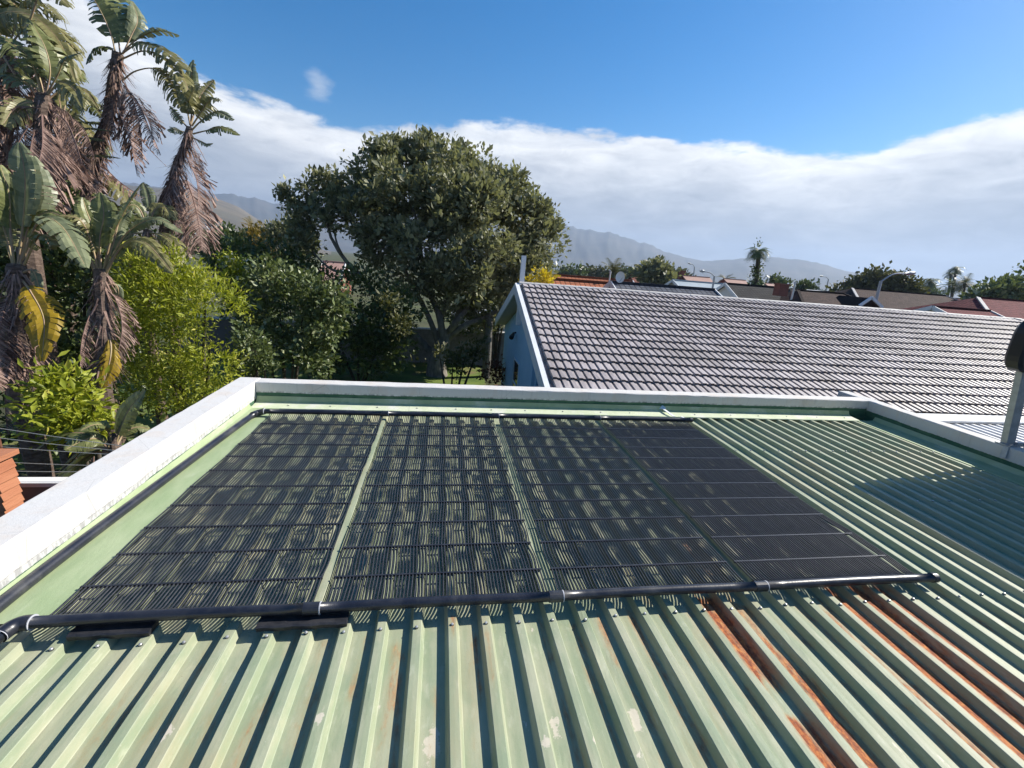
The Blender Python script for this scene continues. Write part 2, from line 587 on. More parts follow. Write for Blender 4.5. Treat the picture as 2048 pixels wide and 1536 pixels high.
# rust: (rib index, offset across the pan, half width, y from, y to, strength)
RUST = []
def _r(*a): RUST.append(a)
_r(18, 0.052, 0.034, 0.12, -0.36, 1.0); _r(18, 0.042, 0.016, -0.30, -0.62, 0.55); _r(18, 0.055, 0.036, -0.60, -1.5, 0.95)
_r(18, 0.115, 0.035, 0.12, -0.40, 0.75); _r(18, 0.120, 0.030, -0.62, -1.5, 0.7)
_r(19, 0.075, 0.035, 0.10, -0.30, 0.6); _r(19, 0.085, 0.032, -0.28, -1.05, 0.72); _r(19, 0.13, 0.02, 0.05, -0.9, 0.5)
_r(22, 0.080, 0.032, -0.02, -1.0, 0.56); _r(22, 0.120, 0.025, 0.1, -1.2, 0.5)
_r(23, 0.075, 0.055, 0.16, -1.6, 0.82); _r(24, 0.080, 0.060, 0.16, -1.6, 0.95); _r(25, 0.075, 0.055, 0.16, -1.4, 0.88); _r(26, 0.075, 0.03, 0.15, -0.2, 0.3)
_r(21, 0.12, 0.03, 0.05, -0.9, 0.45); _r(20, 0.125, 0.03, -0.1, -0.7, 0.4)
_r(17, 0.12, 0.03, 0.1, -0.6, 0.45); _r(16, 0.12, 0.03, 0.1, -0.5, 0.42); _r(15, 0.115, 0.03, 0.1, -0.7, 0.48); _r(14, 0.10, 0.03, 0.06, -0.25, 0.45)
_r(13, 0.12, 0.03, 0.0, -0.4, 0.46); _r(12, 0.125, 0.025, 0.0, -0.8, 0.4); _r(10, 0.118, 0.02, -0.05, -0.35, 0.5); _r(11, 0.0, 0.02, -0.05, -0.3, 0.42); _r(10, 0.0, 0.03, 0.06, -0.02, 0.45)
_r(14, 0.120, 0.03, -0.3, -1.0, 0.40); _r(7, 0.10, 0.03, 0.0, -0.3, 0.34); _r(5, 0.09, 0.03, -0.3, -0.6, 0.34); _r(16, 0.085, 0.05, 0.5, 0.1, 0.35); _r(19, 0.09, 0.05, 0.7, 0.25, 0.5)
_r(4, 0.08, 0.04, -0.2, -0.9, 0.3); _r(8, 0.09, 0.04, -0.05, -0.5, 0.36); _r(9, 0.10, 0.03, -0.3, -0.8, 0.34); _r(6, 0.09, 0.04, 0.0, -0.5, 0.33); _r(3, 0.07, 0.03, -0.3, -0.7, 0.3); _r(28, 0.1, 0.04, 0.3, -0.8, 0.25); _r(31, 0.1, 0.04, 0.9, 0.2, 0.35); _r(34, 0.1, 0.04, 1.4, 0.7, 0.3)


_rr = random.Random(4)
for _i in range(0, 31):
    _r(_i, 0.122, 0.024, _rr.uniform(-0.3, 0.15), _rr.uniform(-0.7, -1.6), _rr.uniform(0.22, 0.46))
    if _rr.random() < 0.5:
        _r(_i, _rr.uniform(0.05, 0.1), 0.022, _rr.uniform(-0.5, 0.1), _rr.uniform(-0.6, -1.4), _rr.uniform(0.2, 0.34))


def rust_at(x, y):
    best = 0.0
    for i, u, hw, ya, yb, s in RUST:
        d = abs(x - (i * RP + u)) / hw
        if d > 2.2 or y > ya + 0.06 or y < yb - 0.12:
            continue
        e = 1.0
        if y > ya:
            e = 1 - (y - ya) / 0.06
        if y < yb:
            e = 1 - (yb - y) / 0.12
        best = max(best, s * max(0, e) * math.exp(-d * d * 0.7))
    return best


PEEL = [(atZ(1270, 1440, 3.16), 0.055), (atZ(1110, 1452, 3.16), 0.05), (atZ(1090, 1490, 3.18), 0.04), (atZ(862, 1490, 3.16), 0.07), (atZ(1500, 1440, 3.17), 0.035), (atZ(640, 1440, 3.18), 0.04), (atZ(330, 1480, 3.18), 0.05), (atZ(1190, 1500, 3.17), 0.03)]


def peel_at(x, y):
    b_ = 0.0
    for p_, r_ in PEEL:
        d2 = ((x - p_.x) / (r_ * 0.55)) ** 2 + ((y - p_.y) / r_) ** 2
        b_ = max(b_, math.exp(-d2 * 0.8))
    return b_


PROF = [(-0.0375, -RH), (-0.0345, -RH + 0.003), (-0.0225, -0.0025), (-0.0195, 0), (0.0, 0.0006), (0.0195, 0), (0.0225, -0.0025), (0.0345, -RH + 0.003), (0.0375, -RH),
        (0.058, -RH), (0.078, -RH + 0.0008), (0.098, -RH + 0.0008), (0.118, -RH)]
Y0, Y1 = -3.4, 3.36
ys = list(np.arange(Y0, -1.2, 0.3)) + list(np.arange(-1.2, 0.4, 0.06)) + list(np.arange(0.4, Y1 + 0.01, 0.14))


def sheet(i0, i1, lift):
    mb = MB()
    xs = []
    for i in range(i0, i1 + 1):
        for u, z in PROF:
            if i == i1 and u > 0.04:
                break
            if i == i0 and u < -0.04:
                continue
            dz = lift if i == i1 else 0.0
            xs.append((i * RP + u, z + dz))
    ph = rng.random() * 6
    dents = [(rng.uniform(i0, i1) * RP, rng.uniform(-1.3, 0.0), rng.uniform(0.003, 0.007)) for _ in range(5)]
    rust = []
    peel_v = []
    for y in ys:
        for x, z in xs:
            mb.v.append((x + 0.0026 * math.sin(y * 1.7 + ph) + 0.0008 * math.sin(y * 7 + ph * 3), y, ZR + z + 0.0012 * math.sin(y * 5 + x * 9 + ph) - sum(dp * math.exp(-(((x - dx_) / 0.03) ** 2 + ((y - dy_) / 0.06) ** 2)) for dx_, dy_, dp in dents)))
            rust.append(rust_at(x, y))
            peel_v.append(peel_at(x, y))
    n = len(xs)
    for j in range(len(ys) - 1):
        for k in range(n - 1):
            a = j * n + k
            mb.f.append((a, a + 1, a + n + 1, a + n)); mb.m.append(0)
    mb.att['rust'] = rust
    mb.att['peel'] = peel_v
    return mb.build('roof_sheet', M['roof'], house)


for i0 in range(-2, 43, 3):
    sheet(i0, i0 + 3, 0.0028)
# the deck under the sheets, and the walls of the house
MB().box(-0.46, 7.93, -3.9, 3.45, ZR - 0.30, ZR - RH - 0.012).build('roof_deck', M['wall_right'], house)


def wall(name, a, b, thick, z0, z1, mat, jit=0.004, seg=None):
    """wall from a to b (plan points of its left face seen from a to b) with softened, slightly uneven top edges"""
    a, b = Vector((*a, 0)), Vector((*b, 0))
    t = (b - a).normalized()
    s = Vector((t.y, -t.x, 0))
    L = (b - a).length
    n = seg or max(2, int(L / 0.12))
    ch = 0.012
    sec = [(0, z0), (0, z1 - ch), (ch * 0.35, z1 - ch * 0.3), (ch, z1), (thick - ch, z1), (thick - ch * 0.35, z1 - ch * 0.3), (thick, z1 - ch), (thick, z0)]
    mb = MB()
    for i in range(n + 1):
        p = a + t * (L * i / n)
        for q, (u, z) in enumerate(sec):
            ju = jit * (rng.random() - 0.5) if 0 < q < 7 else 0
            jz = jit * (rng.random() - 0.5) if 0 < q < 7 else 0
            r = p + s * (u + ju)
            mb.v.append((r.x, r.y, z + jz))
    m_ = len(sec)
    for i in range(n):
        for q in range(m_ - 1):
            k = i * m_ + q
            mb.f.append((k, k + 1, k + m_ + 1, k + m_)); mb.m.append(0)
    mb.f.append(tuple(range(m_))); mb.m.append(0)
    mb.f.append(tuple(n * m_ + q for q in reversed(range(m_)))); mb.m.append(0)
    return mb.build(name, mat, house)


HT = ZR + 0.25
wall('parapet_wall', (-0.70, -3.9), (-0.70, 3.64), 0.24, 0.0, HT, M['wall_left'])
wall('parapet_wall', (-0.457, 3.64), (7.927, 3.64), 0.185, 0.0, HT - 0.002, M['wall_far'])
wall('parapet_wall', (7.93, -3.9), (7.93, 3.98), 0.19, 0.0, HT - 0.003, M['wall_right'])

# flashings: a flat tray beside the left parapet, a strip along the far wall, a dark gutter tray on the right
mb = MB()
n = 26
for i in range(n + 1):
    y = 0.16 + (3.26 - 0.16) * i / n
    wv = 0.004 * math.sin(i * 1.7) + 0.004 * rng.random()
    for x, z in ((-0.459, 0.045), (-0.448, 0.022), (-0.425, 0.008), (-0.30, 0.006 + 0.002 * rng.random()), (-0.145 + wv, 0.005), (-0.143 + wv, 0.001)):
        mb.v.append((x, y, ZR + z))
for i in range(n):
    for k in range(5):
        a = i * 6 + k
        mb.f.append((a, a + 1, a + 7, a + 6)); mb.m.append(0)
mb.build('side_flashing', M['flash'], house)
for j, (xa, xb) in enumerate(((-0.45, 1.32), (1.30, 3.45), (3.43, 5.6), (5.58, 7.62))):
    mb = MB()
    n = int((xb - xa) / 0.09)
    for i in range(n + 1):
        x = xa + (xb - xa) * i / n
        wv = 0.003 * math.sin(i * 0.9) + 0.002 * rng.random()
        for y, z in ((3.235 + wv, -0.004), (3.237 + wv, 0.008), (3.31, 0.010 + wv * 0.4), (3.40, 0.018), (3.425, 0.034), (3.448, 0.085)):
            mb.v.append((x, y, ZR + z + j * 0.0012))
    for i in range(n):
        for k in range(5):
            a = i * 6 + k
            mb.f.append((a, a + 6, a + 7, a + 1)); mb.m.append(0 if k < 3 else 1)
    mb.build('far_flashing', [M['flash_pale'], M['flash']], house)
mb = MB()
for y in (-3.4, 3.3):
    for x, z in ((7.575, -0.004), (7.578, 0.004), (7.70, -0.004), (7.80, -0.012), (7.90, -0.004), (7.927, 0.05)):
        mb.v.append((x, y, ZR + z))
for k in range(5):
    mb.f.append((k, k + 1, k + 7, k + 6)); mb.m.append(0)
mb.build('gutter_flashing', M['flash'], house)

# roofing screws with domed heads and rubber washers
sb = MB()
sb.tube([(0, 0, 0), (0, 0, 0.003), (0, 0, 0.0032)], [0.0095, 0.0095, 0.005], 8, 1)
sb.tube([(0, 0, 0.003), (0, 0, 0.008), (0, 0, 0.011), (0, 0, 0.012)], [0.0075, 0.0075, 0.0055, 0.002], 8, 0)
first = sb.build('screw', [M['screw'], M['washer']], house)
first.location = (0, 0, ZR)
for i in range(1, 44):
    shared('screw', first.data, house, (i * RP + rng.uniform(-0.004, 0.004), rng.uniform(-0.012, 0.012), ZR + 0.0005), (rng.uniform(-.1, .1), rng.uniform(-.1, .1), 0))
for i in range(28, 44):
    shared('screw', first.data, house, (i * RP + rng.uniform(-0.004, 0.004), 2.183 + rng.uniform(-0.006, 0.006), ZR + 0.0005))
for i in range(34, 44):
    shared('screw', first.data, house, (i * RP + rng.uniform(-0.004, 0.004), 1.10 + rng.uniform(-0.006, 0.006), ZR + 0.0005))
for i in range(17):
    o = shared('screw', first.data, house, (-0.05 + i * 0.47 + rng.uniform(-0.04, 0.04), 3.33, ZR + 0.013))

# upper storey of the same house, just outside the frame on the right; its wall shades the roof
M['plaster'] = pmat('white_plaster', (0.70, 0.69, 0.66), (0.62, 0.60, 0.56), 4, 0.85, 0.25, 50)
mb = MB()
mb.box(8.32, 12.5, -7.0, 1.89, 0.0, 5.05)
mb.build('upper_storey_wall', M['plaster'], house)
MB().box(8.14, 12.6, -7.1, 1.90, 5.053, 5.19).build('upper_storey_roof_edge', M['galv'], house)

# ------------------------------------------------------------------ solar pool-heating mats
YL, YU = 0.10, 2.98
PX = [-0.16, 1.061, 2.315, 3.565, 4.80]
SP_Y = [0.375 + 0.262 * k for k in range(10)]
ZT = ZR + 0.019
PR = 0.026
ZP = ZR + 0.062
plabels = ['first black rubber solar pool heating mat beside the left parapet', 'second black solar pool heating mat from the left parapet',
           'third black solar pool heating mat from the left parapet', 'rightmost black solar pool heating mat next to bare green ribs']
bands = [YL] + SP_Y + [YU]
for k in range(4):
    xa, xb = PX[k], PX[k + 1]
    root = empty('solar_heating_mat', (0, 0, 0), label=plabels[k], cat='solar panel', group='solar heating mats on the roof')
    e0, e1 = xa + (0.025 if k == 0 else 0.045), xb - 0.035
    nt = int(round((e1 - e0) / (0.0190 if k < 3 else 0.0182)))
    xc = [e0 + (e1 - e0) * i / (nt - 1) for i in range(nt)]
    mb = MB()
    n = 6
    drift = [rng.uniform(-0.010, 0.010) for _ in bands]
    loose = 1.0 if k < 3 else 0.55
    for i, x in enumerate(xc):
        fr = 2 * i / (nt - 1) - 1
        x = x + rng.gauss(0, 0.0005 if k < 3 else 0.0011)
        strayed = 0.034 if (k == 3 and i >= nt - 4) else 0.0
        pts, rr = [], []
        for s in range(len(bands) - 1):
            ya, yb = bands[s], bands[s + 1]
            bow = loose * (fr * abs(fr) * 0.008 + rng.gauss(0, 0.0004) + 0.0012 * math.sin(i * 0.5 + s * 2.1 + k))
            if s in (0, len(bands) - 2):
                bow = fr * abs(fr) * 0.004
            sag = rng.uniform(0.0, 0.0015) + 0.005 * loose
            for q in range(5):
                tt = q / 5
                sh = math.sin(math.pi * tt)
                z = ZT - sag * sh
                y = ya + (yb - ya) * tt
                if s == 0:
                    z += (ZP - 0.012 - ZT) * max(0, 1 - tt * 3)
                if s == len(bands) - 2:
                    z += (ZP - 0.012 - ZT) * max(0, (tt - 0.7) * 3.3)
                pts.append((x + bow * sh + drift[s] * (1 - tt) + drift[s + 1] * tt + strayed * (1.0 if 0 < s < 2 else (tt if s == 0 else (1 - tt) if s == 2 else 0)), y, z))
        pts.append((x + drift[-1], YU, ZP - 0.012))
        mb.tube(pts, 0.0046 if k < 3 else 0.0050, n, caps=False)
    tag(mb.build('tubes', M['tube'], root, smooth=True), kind='stuff')
    for s, y in enumerate(SP_Y):
        mb = MB()
        d = drift[s + 1]
        mb.box(xc[0] + d - 0.010, xc[-1] + d + 0.010, y - 0.0055, y + 0.0055, ZT - 0.0085, ZT + 0.0045)
        mb.build('spacer_bar', M['tube'], root)
    for y in (YL, YU):
        end = xb - 0.035 if k < 3 else xb
        pts = [(xa - 0.0 + 0.02, y, ZP + 0.002 * math.sin(k)), ((xa + xb) / 2, y + 0.003, ZP + 0.003), (end, y, ZP)]
        mb = MB().tube(catmull(pts, 9), PR, 20, 0)
        hp = mb.build('header_pipe', M['black_pipe'], root, smooth=False)
        hp.data.polygons.foreach_set('use_smooth', [len(p.vertices) == 4 for p in hp.data.polygons])
        if k < 3:
            cpl = MB().tube([(xb - 0.042, y, ZP), (xb + 0.036, y, ZP)], PR + 0.0045, 20).build('coupling', M['black_pipe'], root)
            MB().tube([(xb + 0.034, y, ZP), (xb + 0.039, y, ZP)], PR + 0.0050, 20).build('sealant_ring', M['glue'], cpl)
        else:
            MB().tube([(xb - 0.008, y, ZP), (xb + 0.026, y, ZP), (xb + 0.032, y, ZP)], [PR + 0.004, PR + 0.004, PR - 0.004], 20).build('end_cap', M['black_pipe'], root)

# feed pipe along the left flashing with its elbow into the top header, and the return elbow at the bottom header
root = empty('feed_pipe', (-0.34, 0, ZR), label='long black plastic pipe running along the left parapet', cat='pipe')
P = [to_local(root, p) for p in ((-0.285, 2.93, ZR + 0.046), (-0.325, 2.2, ZR + 0.042), (-0.365, 1.2, ZR + 0.041), (-0.385, 0.4, ZR + 0.042), (-0.365, -0.4, ZR + 0.042), (-0.36, -1.6, ZR + 0.042))]
MB().tube(catmull(P, 30), 0.030, 20).build('pipe', M['black_pipe'], root, smooth=True)
E1 = [to_local(root, p) for p in ((-0.287, 2.90, ZR + 0.046), (-0.280, 2.955, ZR + 0.042), (-0.255, 2.978, ZR + 0.045), (-0.20, 2.98, ZP))]
eb = MB().tube(catmull(E1, 14), 0.034, 20).build('elbow', M['black_pipe'], root, smooth=True)
MB().tube([to_local(root, (-0.203, YU, ZP)), to_local(root, (-0.197, YU, ZP))], 0.0348, 20).build('sealant_ring', M['glue'], eb)
MB().tube([to_local(root, (-0.2, YU, ZP)), to_local(root, (-0.13, YU, ZP))], PR, 20).build('pipe_stub', M['black_pipe'], root)

root = empty('return_pipe', (-0.18, 0, ZR), label='short black elbow pipe turning toward the camera at the lower left mat corner', cat='pipe')
E2 = [to_local(root, p) for p in ((-0.135, YL + 0.0, ZP), (-0.175, YL - 0.004, ZP), (-0.198, YL - 0.03, ZP), (-0.205, YL - 0.075, ZP))]
eb = MB().tube(catmull(E2, 14), 0.033, 20).build('elbow', M['black_pipe'], root, smooth=True)
MB().tube([to_local(root, (-0.136, YL, ZP)), to_local(root, (-0.133, YL, ZP))], 0.0337, 20).build('sealant_ring', M['glue'], eb)
MB().tube([to_local(root, (-0.205, YL - 0.074, ZP)), to_local(root, (-0.205, YL - 0.0765, ZP))], 0.0337, 20).build('sealant_ring', M['glue'], eb)
MB().tube([to_local(root, (-0.205, YL - 0.05, ZP)), to_local(root, (-0.215, -0.7, ZP - 0.006)), to_local(root, (-0.23, -1.9, ZP - 0.012))], 0.026, 20).build('pipe', M['black_pipe'], root, smooth=True)

for nm, xa, xb, dy, lab in (('rubber_pad', 0.03, 0.36, 0.004, 'flat black rubber pad under the header pipe near the left elbow'),
                            ('rubber_pad', 0.82, 1.235, -0.006, 'black rubber pad under the first pipe coupling of the lower header')):
    mb = MB()
    nseg = 10
    for i in range(nseg + 1):
        x = xa + (xb - xa) * i / nseg
        wv = 0.003 * math.sin(i * 1.9)
        for y, z in ((0.040 + dy + wv, 0.001), (0.036 + dy + wv, 0.024), (0.044 + dy + wv, 0.030), (0.112 + dy, 0.030), (0.114 + dy, 0.001)):
            mb.v.append((x, y, ZR + z))
    for i in range(nseg):
        for q in range(5):
            a, b2 = i * 5 + q, i * 5 + (q + 1) % 5
            mb.f.append((a, b2, b2 + 5, a + 5)); mb.m.append(0)
    mb.f.append((0, 1, 2, 3, 4)); mb.m.append(0)
    mb.f.append(tuple(nseg * 5 + q for q in (4, 3, 2, 1, 0))); mb.m.append(0)
    tag(mb.build(nm, M['black_rubber']), lab, 'pad', 'rubber pads under the header')

# white plastic clip lying on the top header
root = empty('plastic_clip', (4.62, 3.05, ZR + 0.02), label='small white plastic strap and clip by the top header pipe', cat='clip')
M['white_plastic'] = pmat('white_plastic', (0.78, 0.80, 0.82), rough=0.4)
a0 = to_local(root, atZ(1325, 818, ZR + 0.05)); a1 = to_local(root, atZ(1348, 833, ZR + 0.03)); a2 = to_local(root, atZ(1362, 834, ZR + 0.04)); a3 = to_local(root, atZ(1370, 838, ZR + 0.05))
MB().beam(a0 + Vector((0.0, 0.0, 0.01)), a1, 0.035, 0.006).build('strap', M['white_plastic'], root)
mb = MB()
mb.add([a0 + Vector(v) for v in ((-0.05, 0.0, 0), (0.04, -0.02, 0.012), (0.06, 0.05, 0.03), (-0.03, 0.06, 0.022), (0.0, 0.02, 0.045))], [(0, 1, 4), (1, 2, 4), (2, 3, 4), (3, 0, 4), (0, 3, 2, 1)])
mb.build('crumpled_tag', pmat('pale_blue_plastic', (0.45, 0.58, 0.66), rough=0.35), root)
MB().beam(a2, a3 + Vector((0.02, -0.03, 0)), 0.022, 0.016).build('clip_body', M['white_plastic'], root)

# ------------------------------------------------------------------ floodlight mast on the right parapet
bx, by = 8.025, 1.86
root = empty('floodlight_mast', (bx, by, HT), label='grey steel post carrying a black floodlight at the right edge', cat='floodlight')
MB().beam((0, 0, 0.0), (-0.24, 0, 1.15), 0.115, 0.06, up=(0, 1, 0)).build('post', M['galv'], root)
MB().box(-0.09, 0.10, -0.05, 0.06, 0.0, 0.012).build('base_plate', M['galv'], root)
MB().beam((0.05, -0.045, 0.02), (0.42, -0.075, 0.02), 0.03, 0.045).build('cross_bar', M['galv'], root)
MB().beam((-0.10, -0.06, 0.0), (-0.125, -0.08, -0.13), 0.05, 0.02, up=(1, 0, 0)).build('wall_bracket', M['galv'], root)
mb = MB()
# rounded housing seen from behind, tilted on its bracket
out = []
for k in range(28):
    a = 2 * math.pi * k / 28
    cx_, cz_ = math.cos(a), math.sin(a)
    rx, rz = 0.215, 0.285
    sx = math.copysign(abs(cx_) ** 0.55, cx_) * rx
    sz = math.copysign(abs(cz_) ** 0.6, cz_) * rz
    out.append((sx, sz))
cxh, czh = -0.235, 1.13
vs = []
for y, s_ in ((-0.10, 0.86), (-0.085, 1.0), (0.02, 1.0), (0.05, 0.9)):
    vs += [(cxh + x * s_, y, czh + z * s_) for x, z in out]
fs = []
for i in range(3):
    for k in range(28):
        fs.append((i * 28 + k, i * 28 + (k + 1) % 28, (i + 1) * 28 + (k + 1) % 28, (i + 1) * 28 + k))
fs.append(tuple(reversed(range(28))))
fs.append(tuple(range(84, 112)))
mb.add(vs, fs)
hs_ = mb.build('lamp_housing', M['black_metal'], root)
mb = MB()
vs = []
for y, s_ in ((-0.104, 1.0), (-0.125, 0.9)):
    vs += [(cxh + 0.10 + x * 0.56 * s_, y, czh - 0.02 + z * 0.58 * s_) for x, z in out]
fs = [(k, (k + 1) % 28, 28 + (k + 1) % 28, 28 + k) for k in range(28)] + [tuple(reversed(range(28, 56)))]
mb.add(vs, fs)
mb.build('lens', M['lens'], hs_)
MB().box(cxh - 0.15, cxh - 0.125, -0.118, -0.10, czh - 0.06, czh - 0.01).build('latch', M['white_plastic'], hs_)

# ------------------------------------------------------------------ the blue neighbouring house with the tiled roof
def tile_mat(name, ca, cb, cc, rough=0.5, spec=0.4):
    m, t, b = base_mat(name)
    oi = t.node('ShaderNodeObjectInfo').outputs['Random']
    at = t.node('ShaderNodeAttribute', attribute_name='tint').outputs['Fac']
    pos = t.node('ShaderNodeNewGeometry').outputs['Position']
    n1 = t.noise(t.mapv(pos, (1, 0.10, 0.3)), 34, 6, 0.7)
    n2 = t.noise(pos, 1.1, 5, 0.6)
    v = t.math('FRACT', t.math('ADD', at, oi))
    c = t.mix(v, ca, cb)
    c = t.mix(t.math('MULTIPLY', t.range(n1, 0.4, 0.7), 0.6), c, cc)
    c = t.mix(t.math('MULTIPLY', t.range(n2, 0.42, 0.66), 0.5), c, (ca[0] * 0.6, ca[1] * 0.58, ca[2] * 0.52))
    lich = t.range(t.noise(pos, 13, 6, 0.7, 0.4), 0.63, 0.70)
    c = t.mix(t.math('MULTIPLY', lich, 0.45), c, (0.44, 0.43, 0.36))
    t.put(b.inputs['Base Color'], c)
    b.inputs['Roughness'].default_value = rough
    b.inputs['Specular IOR Level'].default_value = spec
    bp = t.node('ShaderNodeBump')
    bp.inputs['Strength'].default_value = 0.3
    bp.inputs['Distance'].default_value = 0.006
    t.put(bp.inputs['Height'], n1)
    t.l.new(bp.outputs[0], b.inputs['Normal'])
    return m


M['tile'] = tile_mat('grey_mauve_tile', (0.29, 0.255, 0.25), (0.41, 0.365, 0.36), (0.55, 0.505, 0.495), 0.5, 0.5)
M['fascia'] = pmat('white_painted_fascia', (0.72, 0.74, 0.76), (0.64, 0.66, 0.68), 4, 0.6, 0.08)
M['ridge'] = pmat('grey_ridge_tile', (0.42, 0.40, 0.385), (0.52, 0.50, 0.48), 3, 0.7, 0.2, 30)
M['blue_wall'] = pmat('blue_painted_wall', (0.29, 0.50, 0.70), (0.32, 0.53, 0.73), 2, 0.8, 0.2, 40)
M['glass'] = pmat('window_glass', (0.03, 0.035, 0.035), rough=0.08, spec=0.8)
M['win_frame'] = pmat('pale_window_frame', (0.55, 0.66, 0.75), rough=0.5)
M['soffit'] = pmat('grey_soffit_board', (0.48, 0.45, 0.40), rough=0.8)

nb = empty('blue_tiled_house', (0, 0, 0), label='blue house with a long grey tiled gable roof beyond the far parapet', cat='house')
C1, GA = 0.166, 0.3415
PIT = math.radians(18.43)
YAW = math.radians(-1.2)
RA = Vector((math.cos(YAW), math.sin(YAW), 0))                       # along the ridge
RB = Vector((math.sin(YAW) * math.cos(PIT), -math.cos(YAW) * math.cos(PIT), -math.sin(PIT)))   # down the front slope
RN = RA.cross(RB).normalized()
if RN.z < 0:
    RN = -RN
RC = Vector((math.sin(YAW + math.pi) * math.cos(PIT), math.cos(YAW) * math.cos(PIT), -math.sin(PIT)))  # down the rear slope
RO = Vector((3.89, 10.31, 4.474))                                    # node (0,0): first column line at the ridge
NROW = 16


def tile_profile():
    pts = []
    for h in (0, 1):
        x0 = h * C1
        pts += [(x0, 0.000), (x0 + 0.019, 0.000), (x0 + 0.025, 0.045), (x0 + 0.098, 0.045), (x0 + 0.106, 0.033), (x0 + 0.154, 0.028)]
    pts.append((2 * C1, 0.000))
    return pts


def tile_geo():
    """one double-roll roof tile: x along the ridge, y up the slope, z out of the roof; lipped front edge, hollow below"""
    pr = tile_profile()
    n = len(pr)
    L = GA + 0.06
    v = [(x, 0.0, z + 0.050) for x, z in pr]
    v += [(x, L, z + 0.001) for x, z in pr]
    v += [(x, 0.004, z + 0.034) for x, z in pr]
    v += [(x, 0.12, z + 0.020) for x, z in pr]
    f = []
    for i in range(n - 1):
        f.append((i, i + 1, n + i + 1, n + i))
        f.append((2 * n + i, 2 * n + i + 1, i + 1, i))
        f.append((3 * n + i, 3 * n + i + 1, 2 * n + i + 1, 2 * n + i))
    return v, f


tv, tf = tile_geo()
tmesh = bpy.data.meshes.new('roof_tile')
tmesh.from_pydata(tv, [], tf)
tmesh.materials.append(M['tile'])
ROT = Matrix((RA, -RB, RN)).transposed()
cand = []
for j in range(1, NROW + 1):
    i = 0
    while True:
        p = RO + RA * (i * 2 * C1 - 0.10) + RB * (j * GA)
        xmax = 20.2 + (RO.y - p.y) * 0.95
        if p.x + 2 * C1 * 0.6 > xmax:
            break
        q = p + RA * C1
        d = q - CP
        dep = d.dot(RF)
        px = 1024 + FPX * d.dot(RX) / dep
        cand.append((dep, p, j, i, px))
        i += 1
cand.sort(key=lambda c_: c_[0])
solo = [c_ for c_ in cand if c_[2] <= 15 or c_[4] > 1640][:300]
ids = {(c_[2], c_[3]) for c_ in solo}
rest = MB()
tint = []
for dep, p, j, i, px in cand:
    jit = Matrix.Rotation(rng.uniform(-0.010, 0.010), 3, 'X') @ Matrix.Rotation(rng.uniform(-0.009, 0.009), 3, 'Z')
    R3 = ROT @ jit
    if (j, i) in ids:
        o = bpy.data.objects.new('roof_tile', tmesh)
        col.objects.link(o)
        o.matrix_world = Matrix.Translation(p + RN * rng.uniform(-0.001, 0.002)) @ R3.to_4x4()
        o.parent = nb
    else:
        b0 = rest.add([p + R3 @ Vector(v) for v in tv], tf)
        tint += [rng.random()] * len(tv)
rest.att['tint'] = tint
tag(rest.build('distant_roof_tiles', M['tile'], nb), kind='stuff')

XV = RO + RA * (-0.16)                 # verge line at the ridge
LEN = 16.5
# roof underlay and rear slope
mb = MB()
fr0, fr1 = XV + RN * -0.02, XV + RA * LEN + RN * -0.02
dn = RB * (NROW * GA - 0.05)
mb.add([fr0, fr1, fr1 + dn + RA * 4.6, fr0 + dn], [(0, 3, 2, 1)])
mb.add([fr0, fr1, fr1 + RC * 5.2, fr0 + RC * 5.2], [(0, 1, 2, 3)])
mb.build('roof_underlay', M['tile'], nb)
# ridge caps, each a half-round piece
rc_mb = MB()
for k in range(9):
    a = math.pi * k / 8
    rc_mb.v += [(0, 0.10 * math.cos(a) * 1.0, 0.055 * math.sin(a)), (0.43, 0.10 * math.cos(a) * 0.94, 0.051 * math.sin(a))]
for k in range(8):
    rc_mb.f.append((2 * k, 2 * k + 1, 2 * k + 3, 2 * k + 2)); rc_mb.m.append(0)
rc_mb.f.append(tuple(range(0, 18, 2))); rc_mb.m.append(0)
cap0 = None
k = 0
while k * 0.42 < LEN:
    p = XV + RA * (k * 0.42) + Vector((0, 0, 0.022 + 0.003 * rng.random()))
    if cap0 is None:
        cap0 = rc_mb.build('ridge_cap', M['ridge'], nb)
        o = cap0
    else:
        o = shared('ridge_cap', cap0.data, nb)
    o.location = p
    o.rotation_euler = (rng.uniform(-.02, .02), 0, YAW + rng.uniform(-.006, .006))
    k += 1
# hip at the right end
hp = XV + RA * LEN
MB().beam(hp + Vector((0, 0, 0.03)), hp + RA * 5.0 + RB * 5.4 + Vector((0, 0, 0.06)), 0.2, 0.09).build('hip_cap', M['ridge'], nb)
mb = MB()
mb.add([hp + RN * -0.02, hp + RA * 4.9 + RB * 5.3 + RN * -0.02, hp + RA * 4.9 + RC * 5.2], [(0, 1, 2)])
mb.build('hip_slope', M['tile'], nb)
# bargeboards and soffit of the gable
ap = XV + RA * -0.06
fe = ap + RB * (NROW * GA + 0.02)
re = ap + RC * 5.0
MB().beam(ap + RN * 0.0, fe + RN * 0.0, 0.10, 0.07, up=RN).build('verge_board', M['fascia'], nb)
MB().beam(ap - RA * 0.035 + RN * -0.145, fe - RA * 0.035 + RN * -0.145, 0.035, 0.215, up=RN).build('bargeboard', M['fascia'], nb)
RNr = RA.cross(RC).normalized()
if RNr.z < 0:
    RNr = -RNr
MB().beam(ap - RA * 0.035 + RNr * -0.11, re - RA * 0.035 + RNr * -0.11, 0.035, 0.26, up=RNr).build('bargeboard', M['fascia'], nb)
WX = 0.50                               # wall set back under the eave
s0 = ap + RNr * -0.20
mb = MB()
mb.add([s0 + RA * -0.01, re + RNr * -0.20 + RA * -0.01, re + RNr * -0.20 + RA * WX, s0 + RA * WX], [(0, 1, 2, 3)])
